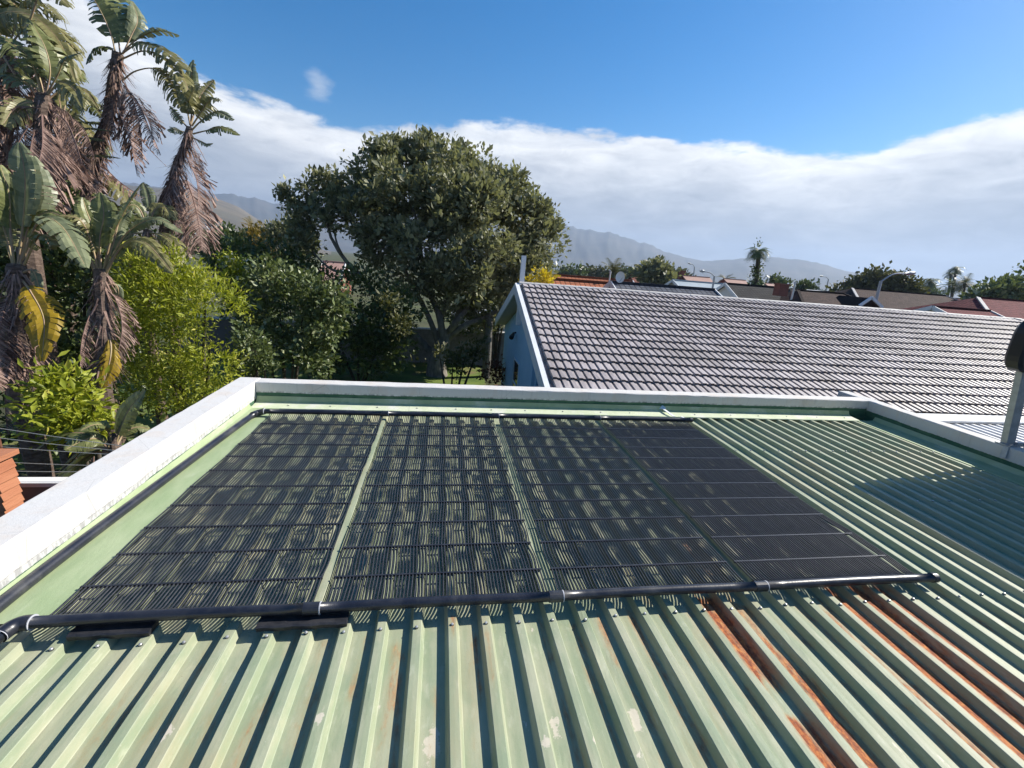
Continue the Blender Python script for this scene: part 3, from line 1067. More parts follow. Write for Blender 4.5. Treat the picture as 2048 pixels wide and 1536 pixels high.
mb.add([ap + RN * -0.2 + RA * -0.01, fe + RN * -0.2 + RA * -0.01, fe + RN * -0.2 + RA * WX, ap + RN * -0.2 + RA * WX], [(0, 3, 2, 1)])
mb.build('soffit', M['soffit'], nb)
# walls
wx = XV.x + 0.36
yr, yf = re.y - 0.25, fe.y + 0.25
zr_, zf = re.z - 0.16, fe.z - 0.22
mb = MB()
mb.add([(wx, yf, 0), (wx, yr, 0), (wx, yr, zr_ - 0.03), (wx, ap.y, ap.z - 0.26), (wx, yf, zf)], [(0, 4, 3, 2, 1)])
mb.add([(wx, yf, 0), (wx + 18.5, yf, 0), (wx + 18.5, yf, zf), (wx, yf, zf)], [(0, 1, 2, 3)])
mb.add([(wx, yr, 0), (wx + 18.5, yr, 0), (wx + 18.5, yr, zr_), (wx, yr, zr_)], [(0, 3, 2, 1)])
mb.add([(wx + 18.5, yf, 0), (wx + 18.5, yr, 0), (wx + 18.5, yr, zr_), (wx + 18.5, yf, zf)], [(0, 1, 2, 3)])
mb.build('wall', M['blue_wall'], nb)
# chimney-like pier that steps out of the gable wall
py0, py1 = 8.55, 10.05
MB().box(wx - 0.16, wx - 0.002, py0, py1, 0, ap.z - 0.28 - (ap.y - py0) * 0.333 + 0.02).build('pier', M['blue_wall'], nb)
MB().tube([(wx - 0.05, py0 - 0.06, 0.2), (wx - 0.05, py0 - 0.06, ap.z - 0.30 - (ap.y - py0) * 0.333)], 0.04, 10).build('downpipe', M['blue_wall'], nb)


def window(parent, x, y0, y1, z0, z1, mull=True):
    mb = MB()
    t_ = 0.05
    mb.box(x - 0.03, x + 0.01, y0, y1, z0, z0 + t_)
    mb.box(x - 0.03, x + 0.01, y0, y1, z1 - t_, z1)
    mb.box(x - 0.03, x + 0.01, y0, y0 + t_, z0 + t_, z1 - t_)
    mb.box(x - 0.03, x + 0.01, y1 - t_, y1, z0 + t_, z1 - t_)
    if mull:
        zm = (z0 + z1) / 2
        mb.box(x - 0.028, x + 0.01, y0 + t_, y1 - t_, zm - 0.03, zm + 0.03)
    f_ = mb.build('window', M['win_frame'], parent)
    MB().box(x - 0.008, x + 0.004, y0 + t_, y1 - t_, z0 + t_, z1 - t_).build('pane', M['glass'], f_)
    return f_


window(nb, wx - 0.004, 11.1, 12.1, 0.5, 2.05)
window(nb, wx - 0.004, 7.0, 7.55, 0.6, 1.5)
MB().box(wx - 0.05, wx - 0.003, 6.2, 6.28, 0.6, 1.15).build('conduit', M['win_frame'], nb)
mb = MB()
mb.tube([(wx - 0.01, 12.2, 2.85), (wx - 0.12, 12.15, 2.83)], 0.03, 8)
mb.tube([(wx - 0.10, 12.15, 2.80), (wx - 0.18, 12.0, 2.72), (wx - 0.20, 11.97, 2.69)], [0.05, 0.08, 0.07], 10)
mb.build('spotlight', M['black_metal'], nb)
# gutter and fascia along the front eave
ge = RO + RB * (NROW * GA + 0.03)
MB().beam(ge + RA * -0.1 + Vector((0, -0.03, -0.05)), ge + RA * 20.5 + Vector((0, -0.03, -0.05)), 0.10, 0.10).build('gutter', M['fascia'], nb)

# white vent post standing by the ridge
root = empty('vent_post', atY(1043, 566, 10.75), label='square white vent post rising behind the tiled ridge end', cat='post')
top = atY(1048, 512, 10.75) - root.location
MB().beam((0, 0, -1.2), (top.x * 0.6, 0, top.z), 0.13, 0.10, up=(0, 1, 0)).build('shaft', pmat('white_metal_post', (0.72, 0.74, 0.76), rough=0.5), root)
MB().box(top.x * 0.6 - 0.07, top.x * 0.6 + 0.07, -0.055, 0.055, top.z, top.z + 0.012).build('cap', M['fascia'], root)

# white corrugated patio roof between the two houses, right of the right parapet
root = empty('patio_roof', (8.3, 1.2, 0), label='white corrugated patio roof below the tiled eave on the right', cat='roof')
M['white_sheet'] = pmat('white_roof_sheet', (0.66, 0.66, 0.66), (0.56, 0.57, 0.58), 5, 0.45, spec=0.4, c3=(0.48, 0.46, 0.44), s3=3)
PROFW = [(-0.05, 0), (-0.03, 0.036), (0.03, 0.036), (0.05, 0)]
for s in range(9):
    mb = MB()
    xs = []
    for i in range(4):
        for u, z in PROFW:
            xs.append((s * 0.76 + i * 0.19 + u + 0.05, z))
    xs.append((s * 0.76 + 0.772, 0.0015))
    for y in (-2.6, 0.6, 2.2, 3.55):
        for x, z in xs:
            mb.v.append((x, y, 2.60 + y * 0.035 + z + s * 0.0008))
    n = len(xs)
    for j in range(3):
        for k in range(n - 1):
            a = j * n + k
            mb.f.append((a, a + 1, a + n + 1, a + n)); mb.m.append(0)
    mb.build('roof_sheet', M['white_sheet'], root)
MB().box(-0.1, 7.4, 3.30, 3.72, 2.765, 2.80).build('head_flashing', M['white_sheet'], root)
for x in (0.2, 3.6, 7.0):
    MB().box(x, x + 0.1, -2.5, -2.4, 0, 2.48).build('post', M['fascia'], root)
MB().box(0.0, 7.3, -2.55, -2.42, 2.47, 2.505).build('beam', M['fascia'], root)

# ------------------------------------------------------------------ garden wall, boundary wall, wires, timber hut
M['block'] = pmat('grey_concrete_block', (0.20, 0.185, 0.165), (0.27, 0.25, 0.225), 3, 0.95, 0.4, 40, c3=(0.12, 0.115, 0.10), s3=1.0)
M['mortar'] = pmat('recessed_mortar', (0.13, 0.12, 0.11), rough=0.95)
gw = empty('garden_wall', (-9.5, 19.4, 0), label='grey concrete block garden wall behind the big tree', cat='wall')
MB().box(0, 17.0, 0.03, 0.20, 0, 1.66).build('mortar_bed', M['mortar'], gw)
blk = MB().box(0.004, 0.396, 0, 0.23, 0.004, 0.196)
blk_o = None
cnt = 0
for row in range(8):
    for i in range(40):
        x = i * 0.4 + (0.2 if row % 2 else 0)
        wxp = -9.5 + x
        if wxp > 5.2 or wxp < -6.5:
            continue
        if blk_o is None:
            blk_o = blk.build('block', M['block'], gw)
            o = blk_o
        else:
            o = shared('block', blk_o.data, gw)
        o.location = (x, rng.uniform(-0.004, 0.004), row * 0.205)
        cnt += 1
MB().box(0, 17.0, -0.03, 0.27, 1.66, 1.72).build('coping', pmat('pale_coping', (0.55, 0.54, 0.52), rough=0.9), gw)
# pale outbuilding and post beyond the wall
ob = empty('outbuilding', (3.2, 21.5, 0), label='small white outbuilding half hidden behind the garden wall', cat='building')
MB().box(-0.9, 3.6, 0, 3, 0, 2.15).build('wall', pmat('white_outbuilding', (0.62, 0.64, 0.66), (0.54, 0.56, 0.58), 2, 0.85), ob)
MB().box(-1.0, 3.7, -0.1, 3.1, 2.152, 2.25).build('roof', M['galv'], ob)
tag(MB().tube([(3.72, 17.1, 0), (3.72, 17.1, 1.4), (3.70, 17.1, 2.75)], [0.19, 0.175, 0.16], 12).build('garden_post', pmat('grey_post_bark', (0.115, 0.105, 0.095), (0.16, 0.15, 0.13), 8, 0.95, 0.6, 30)),
    'plain grey upright post between the garden wall and the blue house', 'post')
pl = empty('plant_pot', (3.95, 14.6, 0), label='clay plant pot standing beside the blue house wall', cat='pot')
MB().tube([(0, 0, 0), (0, 0, 0.30), (0, 0, 0.33), (0, 0, 0.30)], [0.14, 0.19, 0.20, 0.17], 14).build('pot', pmat('clay_pot', (0.28, 0.12, 0.07), rough=0.85), pl)

bw = empty('boundary_wall', (-7.5, 2.75, 0), label='grey boundary wall with white coping left of the parapet', cat='wall')
MB().box(0, 6.5, 0.0, 0.10, 0, 2.50).build('wall', pmat('grey_plaster_wall', (0.20, 0.19, 0.20), (0.25, 0.24, 0.24), 3, 0.9, 0.3), bw)
MB().box(-0.02, 6.52, -0.015, 0.115, 2.502, 2.545).build('coping', pmat('white_coping', (0.70, 0.69, 0.67), rough=0.85), bw)
wf = empty('wire_fence', (atY(16, 925, 2.80).x, 2.80, 2.545), label='five strand wire fence strung above the boundary wall', cat='fence')
M['wire'] = pmat('galvanised_wire', (0.42, 0.42, 0.38), rough=0.5, metal=0.5)
for k, ((xa, ya), (xb_, yb_)) in enumerate((((26, 860), (234, 890)), ((21, 878), (224, 900)), ((16, 894), (182, 906)), ((20, 924), (167, 930)), ((20, 941), (140, 943)))):
    A, B = atY(xa, ya, 2.80), atY(xb_, yb_, 2.80)
    B2 = A + (B - A) * 1.25
    A2 = A - (B - A) * 0.4
    mid = (A2 + B2) / 2 + Vector((0, 0, -0.006))
    MB().tube([p - wf.location for p in catmull([A2, mid, B2], 12)], 0.0035, 5).build('wire', M['wire'], wf)
MB().tube([(-0.03, 0, 0), (-0.03, 0, 0.62)], 0.014, 8).build('post', pmat('brown_post', (0.16, 0.07, 0.04), rough=0.7), wf)

M['plank'] = pmat('orange_brown_timber', (0.32, 0.12, 0.06), (0.40, 0.17, 0.09), 5, 0.75, 0.4, 30, stretch=(0.3, 0.3, 2), c3=(0.30, 0.10, 0.05), s3=2.5)
hut = empty('timber_hut', (-3.0, 2.25, 0), label='orange brown timber clad hut corner at the left edge', cat='hut')
hx = atY(6, 1000, 2.25).x + 3.0
ht = atY(40, 925, 2.25).z
MB().box(-1.6, hx - 0.002, 0.032, 0.16, 0, ht - 0.02).build('wall', M['plank'], hut)
nb_ = int(ht / 0.085)
pb = MB()
pb.add([(-1.6, -0.016, 0.0), (hx, -0.020, 0.0), (hx, 0.005, 0.085), (-1.6, 0.005, 0.085), (-1.6, 0.03, 0.0), (hx, 0.03, 0.0), (hx, 0.03, 0.085), (-1.6, 0.03, 0.085)],
       [(0, 1, 2, 3), (4, 7, 6, 5), (1, 5, 6, 2), (0, 4, 5, 1), (3, 2, 6, 7), (0, 3, 7, 4)])
p0 = None
for k in range(nb_ - 14, nb_):
    if p0 is None:
        p0 = pb.build('plank', M['plank'], hut); o = p0
    else:
        o = shared('plank', p0.data, hut)
    o.location = (0, -0.002, k * 0.085)
    o.rotation_euler = (0, rng.uniform(-.012, .012), 0)
sp_ = MB()
sp_.add([(hx + 0.022, -0.02, 0), (hx + 0.022, 0.162, 0), (hx + 0.003, 0.162, 0.085), (hx + 0.003, -0.02, 0.085), (hx, -0.02, 0), (hx, 0.162, 0), (hx, 0.162, 0.085), (hx, -0.02, 0.085)],
        [(0, 1, 2, 3), (0, 4, 5, 1), (0, 3, 7, 4), (1, 5, 6, 2), (3, 2, 6, 7)])
p1 = None
for k in range(nb_ - 14, nb_):
    if p1 is None:
        p1 = sp_.build('plank', M['plank'], hut); o = p1
    else:
        o = shared('plank', p1.data, hut)
    o.location = (0, 0, k * 0.085)
    o.rotation_euler = (rng.uniform(-.03, .03), 0, 0)
MB().box(-1.7, hx + 0.045, -0.03, 0.19, ht, ht + 0.045).build('roof_board', M['plank'], hut)

# ------------------------------------------------------------------ foliage
def leaf_arrays(blobs, n_clumps, k, L, W, seed, shell=0.55, spread=1.0, droop=0.0, gap=0.35, flat=0.0, gscale=1.4):
    """leaf-sized folded rhombs in clumps, spread through the outer part of each blob; returns verts, faces, tints"""
    g = np.random.default_rng(seed)
    C = np.array([b[0] for b in blobs], float)
    Rr = np.array([b[1] if hasattr(b[1], '__len__') else (b[1],) * 3 for b in blobs], float)
    area = (Rr.prod(1)) ** (2 / 3)
    idx = g.choice(len(blobs), n_clumps, p=area / area.sum())
    d = g.normal(size=(n_clumps, 3))
    d /= np.linalg.norm(d, axis=1)[:, None]
    rr = shell + (1 - shell) * g.random(n_clumps) ** 0.5
    rr += g.normal(size=n_clumps) * 0.05
    P = C[idx] + d * Rr[idx] * rr[:, None]
    # a few gaps: drop clumps where a cheap 3-D wave field is low
    fld = np.sin(P[:, 0] * gscale * 1.9 + seed) + np.sin(P[:, 1] * gscale * 1.6 + 1.7 * seed) + np.sin(P[:, 2] * gscale * 2.3 + 0.6) + 0.8 * np.sin((P[:, 0] + P[:, 2]) * gscale * 3.7)
    keep = fld > np.quantile(fld, gap * 0.5)
    keep &= ~((fld < np.quantile(fld, gap)) & (g.random(n_clumps) < 0.6))
    P, d = P[keep], d[keep]
    n = len(P)
    ctint = np.clip(0.45 + 0.22 * g.normal(size=n), 0, 1)
    B = np.repeat(P, k, 0)
    out = np.repeat(d, k, 0) + np.array([0, 0, 0.35]) + g.normal(size=(n * k, 3)) * 0.75 * spread
    out[:, 2] -= droop
    out /= np.linalg.norm(out, axis=1)[:, None]
    B = B + g.normal(size=(n * k, 3)) * L * 0.75 * spread
    nrm = g.normal(size=(n * k, 3)) + np.array([0, 0, 0.7 + flat])
    s = np.cross(out, nrm)
    s /= np.linalg.norm(s, axis=1)[:, None] + 1e-9
    u = np.cross(s, out)
    l = L * (0.45 + 1.05 * g.random(n * k) ** 1.4)[:, None] * np.repeat(0.8 + 0.4 * g.random(n), k)[:, None]
    wd = l * (W / L) * 0.5
    v0 = B
    v1 = B + out * l * 0.5 + s * wd + u * l * 0.08
    v2 = B + out * l
    v3 = B + out * l * 0.5 - s * wd + u * l * 0.08
    V = np.stack([v0, v1, v2, v3], 1).reshape(-1, 3)
    T = np.clip(np.repeat(ctint, k) + 0.16 * g.normal(size=n * k), 0, 1)
    return V, np.repeat(T, 4), n * k


def leaf_mesh(name, parts, mat, parent=None, fold=True):
    V = np.concatenate([p[0] for p in parts])
    T = np.concatenate([p[1] for p in parts])
    nq = len(V) // 4
    me = bpy.data.meshes.new(name)
    base = (np.arange(nq) * 4)[:, None]
    tri = np.concatenate([base + np.array([[0, 1, 2]]), base + np.array([[0, 2, 3]])], 1).reshape(-1, 3)
    me.vertices.add(len(V))
    me.vertices.foreach_set('co', V.astype(np.float32).ravel())
    me.loops.add(tri.size)
    me.loops.foreach_set('vertex_index', tri.astype(np.int32).ravel())
    me.polygons.add(len(tri))
    me.polygons.foreach_set('loop_start', (np.arange(len(tri)) * 3).astype(np.int32))
    me.update(calc_edges=True)
    a = me.attributes.new('tint', 'FLOAT', 'POINT')
    a.data.foreach_set('value', T.astype(np.float32))
    me.materials.append(mat)
    me.validate()
    o = bpy.data.objects.new(name, me)
    col.objects.link(o)
    if parent is not None:
        o.parent = parent
    return o


def blob(px, py, rpx, depth, dz=0.0, sy=1.0):
    p = atD(px, py, depth + dz)
    r = rpx * (depth + dz) / FPX
    return (tuple(p), (r, r * sy, r))


def shift(blobs, root):
    return [((b[0][0] - root.location.x, b[0][1] - root.location.y, b[0][2] - root.location.z), b[1]) for b in blobs]


M['bark'] = pmat('grey_bark', (0.13, 0.115, 0.095), (0.22, 0.20, 0.17), 7, 0.95, 0.6, 25, stretch=(1, 1, 0.3))
M['bark_dark'] = pmat('dark_bark', (0.05, 0.04, 0.032), (0.10, 0.085, 0.065), 8, 0.95, 0.6, 25)
M['lf_big'] = leaf_mat('grey_green_leaf', (0.10, 0.108, 0.065), (0.26, 0.265, 0.15), 0.28, 0.55, (0.40, 0.395, 0.22), 0.35)
M['lf_bright'] = leaf_mat('yellow_green_leaf', (0.15, 0.19, 0.016), (0.38, 0.41, 0.04), 0.36, 0.5, (0.50, 0.46, 0.09))
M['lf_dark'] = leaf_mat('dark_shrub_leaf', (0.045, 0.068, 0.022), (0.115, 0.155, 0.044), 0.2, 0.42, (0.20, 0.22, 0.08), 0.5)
M['lf_pale'] = leaf_mat('pale_edged_shrub_leaf', (0.065, 0.095, 0.034), (0.17, 0.21, 0.08), 0.22, 0.45, (0.34, 0.36, 0.20), 0.5)
M['lf_gold'] = leaf_mat('golden_leaf', (0.10, 0.085, 0.015), (0.24, 0.17, 0.03), 0.25, 0.55, (0.33, 0.20, 0.04))
M['lf_olive'] = leaf_mat('olive_leaf', (0.055, 0.065, 0.02), (0.12, 0.12, 0.04), 0.2, 0.6, (0.20, 0.18, 0.06))
M['flower'] = leaf_mat('white_flower', (0.75, 0.73, 0.68), (0.85, 0.84, 0.80), 0.3, 0.6)
M['lf_yellow'] = leaf_mat('yellow_blossom', (0.40, 0.30, 0.02), (0.60, 0.46, 0.03), 0.3, 0.6, (0.70, 0.55, 0.06))

# ---- the big tree
D = 19.2
tree = empty('big_tree', (1.55, 17.1, 0), label='large dense grey green tree with several pale limbs behind the far parapet', cat='tree')
bl = []
for px, py, r, dz, sy in [(800, 335, 54, 0, 1.2), (755, 315, 30, -0.5, 1), (850, 312, 44, 0.4, 1.3), (920, 332, 40, 0.8, 1.3), (962, 348, 48, 0, 1.2), (1015, 392, 56, 0.4, 1.3), (1062, 445, 54, 0.3, 1.3), (1088, 490, 50, 0, 1.4),
                          (1060, 545, 52, -0.3, 1.3), (1010, 590, 45, -0.6, 1.2), (900, 390, 95, -1.2, 1.1), (985, 450, 90, -1.6, 1.1), (820, 400, 88, -1.4, 1.1), (760, 360, 60, -0.4, 1.2), (700, 395, 52, 0.2, 1.2),
                          (640, 385, 40, 0.5, 1.2), (605, 430, 40, 0.4, 1.2), (608, 478, 32, 0.2, 1.2), (655, 425, 36, -0.3, 1.2), (725, 435, 50, -0.6, 1.2), (775, 485, 62, -1.0, 1.2), (870, 490, 85, -2.2, 1.0), (950, 540, 70, -2.0, 1.0),
                          (820, 560, 55, -1.2, 1.0), (900, 600, 45, -0.6, 1.2), (970, 625, 38, 0.2, 1.2), (1035, 520, 60, 1.5, 1.2), (850, 400, 92, 2.0, 1.2), (960, 440, 100, 2.2, 1.1), (750, 420, 60, 2.0, 1.1),
                          (580, 395, 22, 0.3, 1)]:
    bl.append(blob(px, py, r, D, dz, sy))
def lobes(bl, n, f, seed, grow=0.80):
    """break each rounded mass into smaller knobs so the crown is lobed, with gaps between"""
    g = random.Random(seed)
    out = []
    for c, r in bl:
        for q in range(n):
            d = Vector((g.gauss(0, 1), g.gauss(0, 1), g.gauss(0.15, 1))).normalized()
            rr = f * g.uniform(0.65, 1.3)
            out.append(((c[0] + d.x * r[0] * (grow - rr * 0.5), c[1] + d.y * r[1] * (grow - rr * 0.5), c[2] + d.z * r[2] * (grow - rr * 0.5)), (r[0] * rr, r[0] * rr, r[0] * rr * 0.8)))
    return out


bls = shift(bl, tree)
lb_ = lobes(bls, 9, 0.34, 5, 0.86)
leaf_mesh('crown', [leaf_arrays(lb_, 6600, 12, 0.215, 0.115, 3, 0.5, 0.8, -0.1, 0.18, 0.2, 1.6), leaf_arrays(bls, 1900, 10, 0.22, 0.12, 13, 0.15, 0.9, 0.0, 0.22, 0, 1.1)], M['lf_big'], tree)
tl = lambda px, py, dz=0: atD(px, py, D + dz) - tree.location
tb = MB()
base = Vector((0, 0, 0))
f0 = tl(872, 700)
tb.tube(catmull([base + Vector((0, 0, -0.1)), tl(874, 720), tl(885, 690), tl(893, 665)], 8), [0.50, 0.44, 0.38, 0.34, 0.32, 0.30, 0.28, 0.26], 12)
tb.build('trunk', M['bark'], tree, smooth=True)
LIMBS = [([(893, 672), (915, 640), (945, 605), (975, 570), (1000, 520)], 0.17), ([(892, 680), (930, 650), (985, 628), (1030, 590), (1060, 540)], 0.15), ([(888, 690), (878, 630), (858, 585), (845, 540), (840, 460)], 0.17),
         ([(880, 640), (895, 600), (905, 560), (915, 480)], 0.12), ([(858, 700), (800, 640), (760, 600), (725, 555), (690, 520), (660, 470), (655, 430)], 0.16), ([(725, 555), (700, 545), (670, 542), (640, 520), (610, 480)], 0.09),
         ([(690, 520), (675, 490), (668, 460), (662, 430)], 0.06), ([(880, 700), (860, 640), (820, 560), (780, 480), (770, 380)], 0.14), ([(915, 640), (925, 560), (930, 450), (900, 340)], 0.13), ([(945, 605), (955, 560), (960, 480), (980, 400)], 0.10),
         ([(1000, 520), (1030, 480), (1060, 440)], 0.07), ([(840, 460), (820, 400), (810, 330)], 0.07)]
for li, (pts, r) in enumerate(LIMBS):
    P = catmull([tl(x, y, rng.uniform(-0.35, 0.35) - 0.5 * (i == 1)) for i, (x, y) in enumerate(pts)], 12)
    MB().tube(P, [r * (1 - 0.065 * i) for i in range(12)], 8).build('limb', M['bark'], tree, smooth=True)

# ---- rounded shrubs and bushes
def bush(name, label, blist, depth, mat, n, k, L, W, seed, group=None, cat='shrub', gap=0.3, extra=None, spread=1.0, shell=0.5, stem=True, droop=0.0):
    bl = [blob(*b[:3], depth, *(b[3:] if len(b) > 3 else (0,))) for b in blist]
    c0 = atD(blist[0][0], blist[0][1], depth)
    root = empty(name, (c0.x, c0.y, 0), label=label, cat=cat, group=group)
    bs = shift(bl, root)
    leaf_mesh('foliage', [leaf_arrays(bs, n, k, L, W, seed, shell, spread, droop, gap)], mat, root)
    if stem:
        mb = MB()
        for b in bs[:4]:
            c = Vector(b[0])
            mb.tube(catmull([Vector((c.x * 0.2, c.y * 0.2, 0)), Vector((c.x * 0.6, c.y * 0.6, c.z * 0.5)), c], 7), [0.06, 0.055, 0.05, 0.042, 0.035, 0.028, 0.015], 6)
        mb.build('stems', M['bark_dark'], root, smooth=True)
    if extra:
        emat, en, ek, eL, eW, es = extra
        leaf_mesh('blossom', [leaf_arrays(bs, en, ek, eL, eW, es, 0.92, 1.0, 0, 0.5)], emat, root)
    return root


bush('bright_shrub', 'large bright yellow green shrub spilling beside the left parapet', [(345, 610, 85), (410, 620, 72), (330, 690, 80), (420, 690, 62), (300, 540, 48), (285, 600, 55, 0.5), (430, 745, 48), (370, 770, 60), (455, 630, 34), (300, 760, 50), (350, 560, 60), (470, 600, 20)],
     8.4, M['lf_bright'], 2300, 8, 0.105, 0.030, 21, gap=0.28, spread=1.1)
bush('low_shrub', 'small glossy yellow green shrub under the strelitzia leaves', [(145, 795, 55), (115, 835, 34), (185, 800, 36), (150, 850, 34), (110, 780, 26), (190, 845, 25), (130, 760, 22)], 6.0, M['lf_bright'], 420, 7, 0.135, 0.045, 22, gap=0.35)
bush('dark_hedge_shrub', 'dark leafy shrub with pale leaf tips right of the bright shrub', [(560, 620, 62), (610, 600, 52), (590, 680, 60), (530, 690, 48), (640, 640, 48), (545, 560, 40), (620, 720, 40), (520, 640, 34), (505, 735, 36), (665, 600, 30)],
     12.5, M['lf_pale'], 1500, 8, 0.15, 0.085, 23, gap=0.42)
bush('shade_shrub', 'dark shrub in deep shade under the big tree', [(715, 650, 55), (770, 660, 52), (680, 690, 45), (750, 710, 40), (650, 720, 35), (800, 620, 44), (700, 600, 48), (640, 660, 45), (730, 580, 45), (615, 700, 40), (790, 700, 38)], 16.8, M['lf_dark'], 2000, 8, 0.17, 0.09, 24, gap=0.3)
bush('sunlit_shoots', 'yellow green leafy shoots at the foot of the big tree', [(905, 735, 22), (930, 715, 22), (880, 715, 18), (955, 700, 16), (845, 735, 14), (800, 655, 22), (775, 605, 18)], 14.6, M['lf_olive'], 240, 7, 0.15, 0.08, 25, gap=0.45)
bush('tall_dark_bush', 'tall dark evergreen bush left of the big tree', [(480, 520, 45), (520, 560, 48), (455, 555, 40), (560, 520, 42), (500, 600, 45), (445, 510, 32), (600, 545, 40), (560, 590, 40), (640, 570, 36)], 19.5, M['lf_dark'], 1400, 8, 0.21, 0.10, 26, gap=0.3)
bush('golden_bush', 'golden brown rounded bush in front of the hillside', [(520, 488, 30), (545, 500, 26), (500, 500, 24), (530, 520, 24)], 27, M['lf_gold'], 420, 8, 0.24, 0.11, 27, gap=0.25)
bush('blue_green_bush', 'dull blue green bush touching the left side of the big tree', [(580, 468, 30), (560, 480, 24), (605, 490, 26), (545, 470, 16)], 25, M['lf_big'], 420, 8, 0.24, 0.11, 28, gap=0.3)
bush('flowering_shrub', 'yellow green shrub with white flowers below the golden bush', [(480, 530, 20), (470, 550, 16), (492, 558, 15), (455, 520, 12)], 16, M['lf_bright'], 200, 7, 0.15, 0.07, 29, gap=0.4, extra=(M['flower'], 26, 5, 0.10, 0.09, 5))
bush('red_tipped_plant', 'reddish leafy plant standing in the clay pot', [(985, 738, 14), (978, 752, 12), (992, 750, 12)], 16.3, leaf_mat('red_leaf', (0.07, 0.022, 0.015), (0.14, 0.05, 0.03), 0.2, 0.6), 90, 6, 0.14, 0.06, 30, stem=False)
bush('yellow_bush', 'bush with yellow blossom behind the tiled ridge end', [(1062, 550, 14), (1085, 556, 12), (1060, 570, 14), (1095, 562, 10)], 16.5, M['lf_yellow'], 120, 7, 0.14, 0.075, 31, gap=0.4)
bush('under_bush', 'dark green bush below the tree crown left of the white vent post', [(1000, 610, 36), (1015, 570, 30), (975, 640, 28), (990, 580, 30), (1020, 630, 22), (955, 610, 30), (930, 640, 26), (960, 660, 22), (905, 610, 30)], 21.0, M['lf_dark'], 800, 8, 0.18, 0.09, 32, gap=0.35)
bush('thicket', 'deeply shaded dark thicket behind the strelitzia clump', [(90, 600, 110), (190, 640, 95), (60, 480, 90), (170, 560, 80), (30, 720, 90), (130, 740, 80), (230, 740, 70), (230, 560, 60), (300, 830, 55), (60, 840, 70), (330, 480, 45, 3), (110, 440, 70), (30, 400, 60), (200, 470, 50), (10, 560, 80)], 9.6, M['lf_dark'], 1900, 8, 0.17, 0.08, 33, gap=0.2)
bush('hanging_creeper', 'grey green creeping shrub trailing toward the parapet corner', [(510, 700, 30), (490, 740, 26), (530, 740, 26), (500, 660, 24)], 10.5, M['lf_pale'], 260, 8, 0.11, 0.06, 34, gap=0.4)

# ---- strelitzia (giant bird-of-paradise) plants
def streaky_leaf(name, c1, c2, rough, trans, spec=0.45):
    m, t, b = base_mat(name)
    pos = t.node('ShaderNodeNewGeometry').outputs['Position']
    at = t.node('ShaderNodeAttribute', attribute_name='tint').outputs['Fac']
    n = t.noise(pos, 9, 6, 0.7)
    c = t.mix(t.math('ADD', t.math('MULTIPLY', at, 0.7), t.math('MULTIPLY', t.range(n, 0.35, 0.7), 0.35), clamp=True), c1, c2)
    t.put(b.inputs['Base Color'], c)
    b.inputs['Roughness'].default_value = rough
    b.inputs['Specular IOR Level'].default_value = spec
    tr = t.node('ShaderNodeBsdfTranslucent')
    t.put(tr.inputs['Color'], c)
    mx = t.node('ShaderNodeMixShader')
    mx.inputs[0].default_value = trans
    t.l.new(b.outputs[0], mx.inputs[1])
    t.l.new(tr.outputs[0], mx.inputs[2])
    t.l.new(mx.outputs[0], m.node_tree.nodes['Material Output'].inputs['Surface'])
    return m


M['s_green'] = streaky_leaf('strelitzia_green', (0.085, 0.105, 0.035), (0.25, 0.265, 0.10), 0.42, 0.25)
M['s_grey'] = streaky_leaf('strelitzia_grey_green', (0.10, 0.125, 0.065), (0.27, 0.29, 0.16), 0.42, 0.24, 0.45)
M['s_olive'] = streaky_leaf('strelitzia_olive', (0.12, 0.115, 0.035), (0.32, 0.30, 0.13), 0.42, 0.3)
M['s_yellow'] = streaky_leaf('strelitzia_yellow', (0.25, 0.17, 0.01), (0.45, 0.30, 0.02), 0.5, 0.35)
M['s_dead'] = streaky_leaf('strelitzia_dead', (0.075, 0.038, 0.03), (0.50, 0.35, 0.29), 0.8, 0.2, 0.2)
M['s_rib'] = pmat('pinkish_leaf_stalk', (0.30, 0.20, 0.14), (0.36, 0.28, 0.14), 6, 0.6)
M['s_deadrib'] = pmat('dead_leaf_stalk', (0.20, 0.125, 0.105), rough=0.85)
M['s_trunk'] = pmat('strelitzia_trunk', (0.075, 0.052, 0.042), (0.17, 0.125, 0.10), 9, 0.95, 0.8, 18, stretch=(1, 1, 2.5))


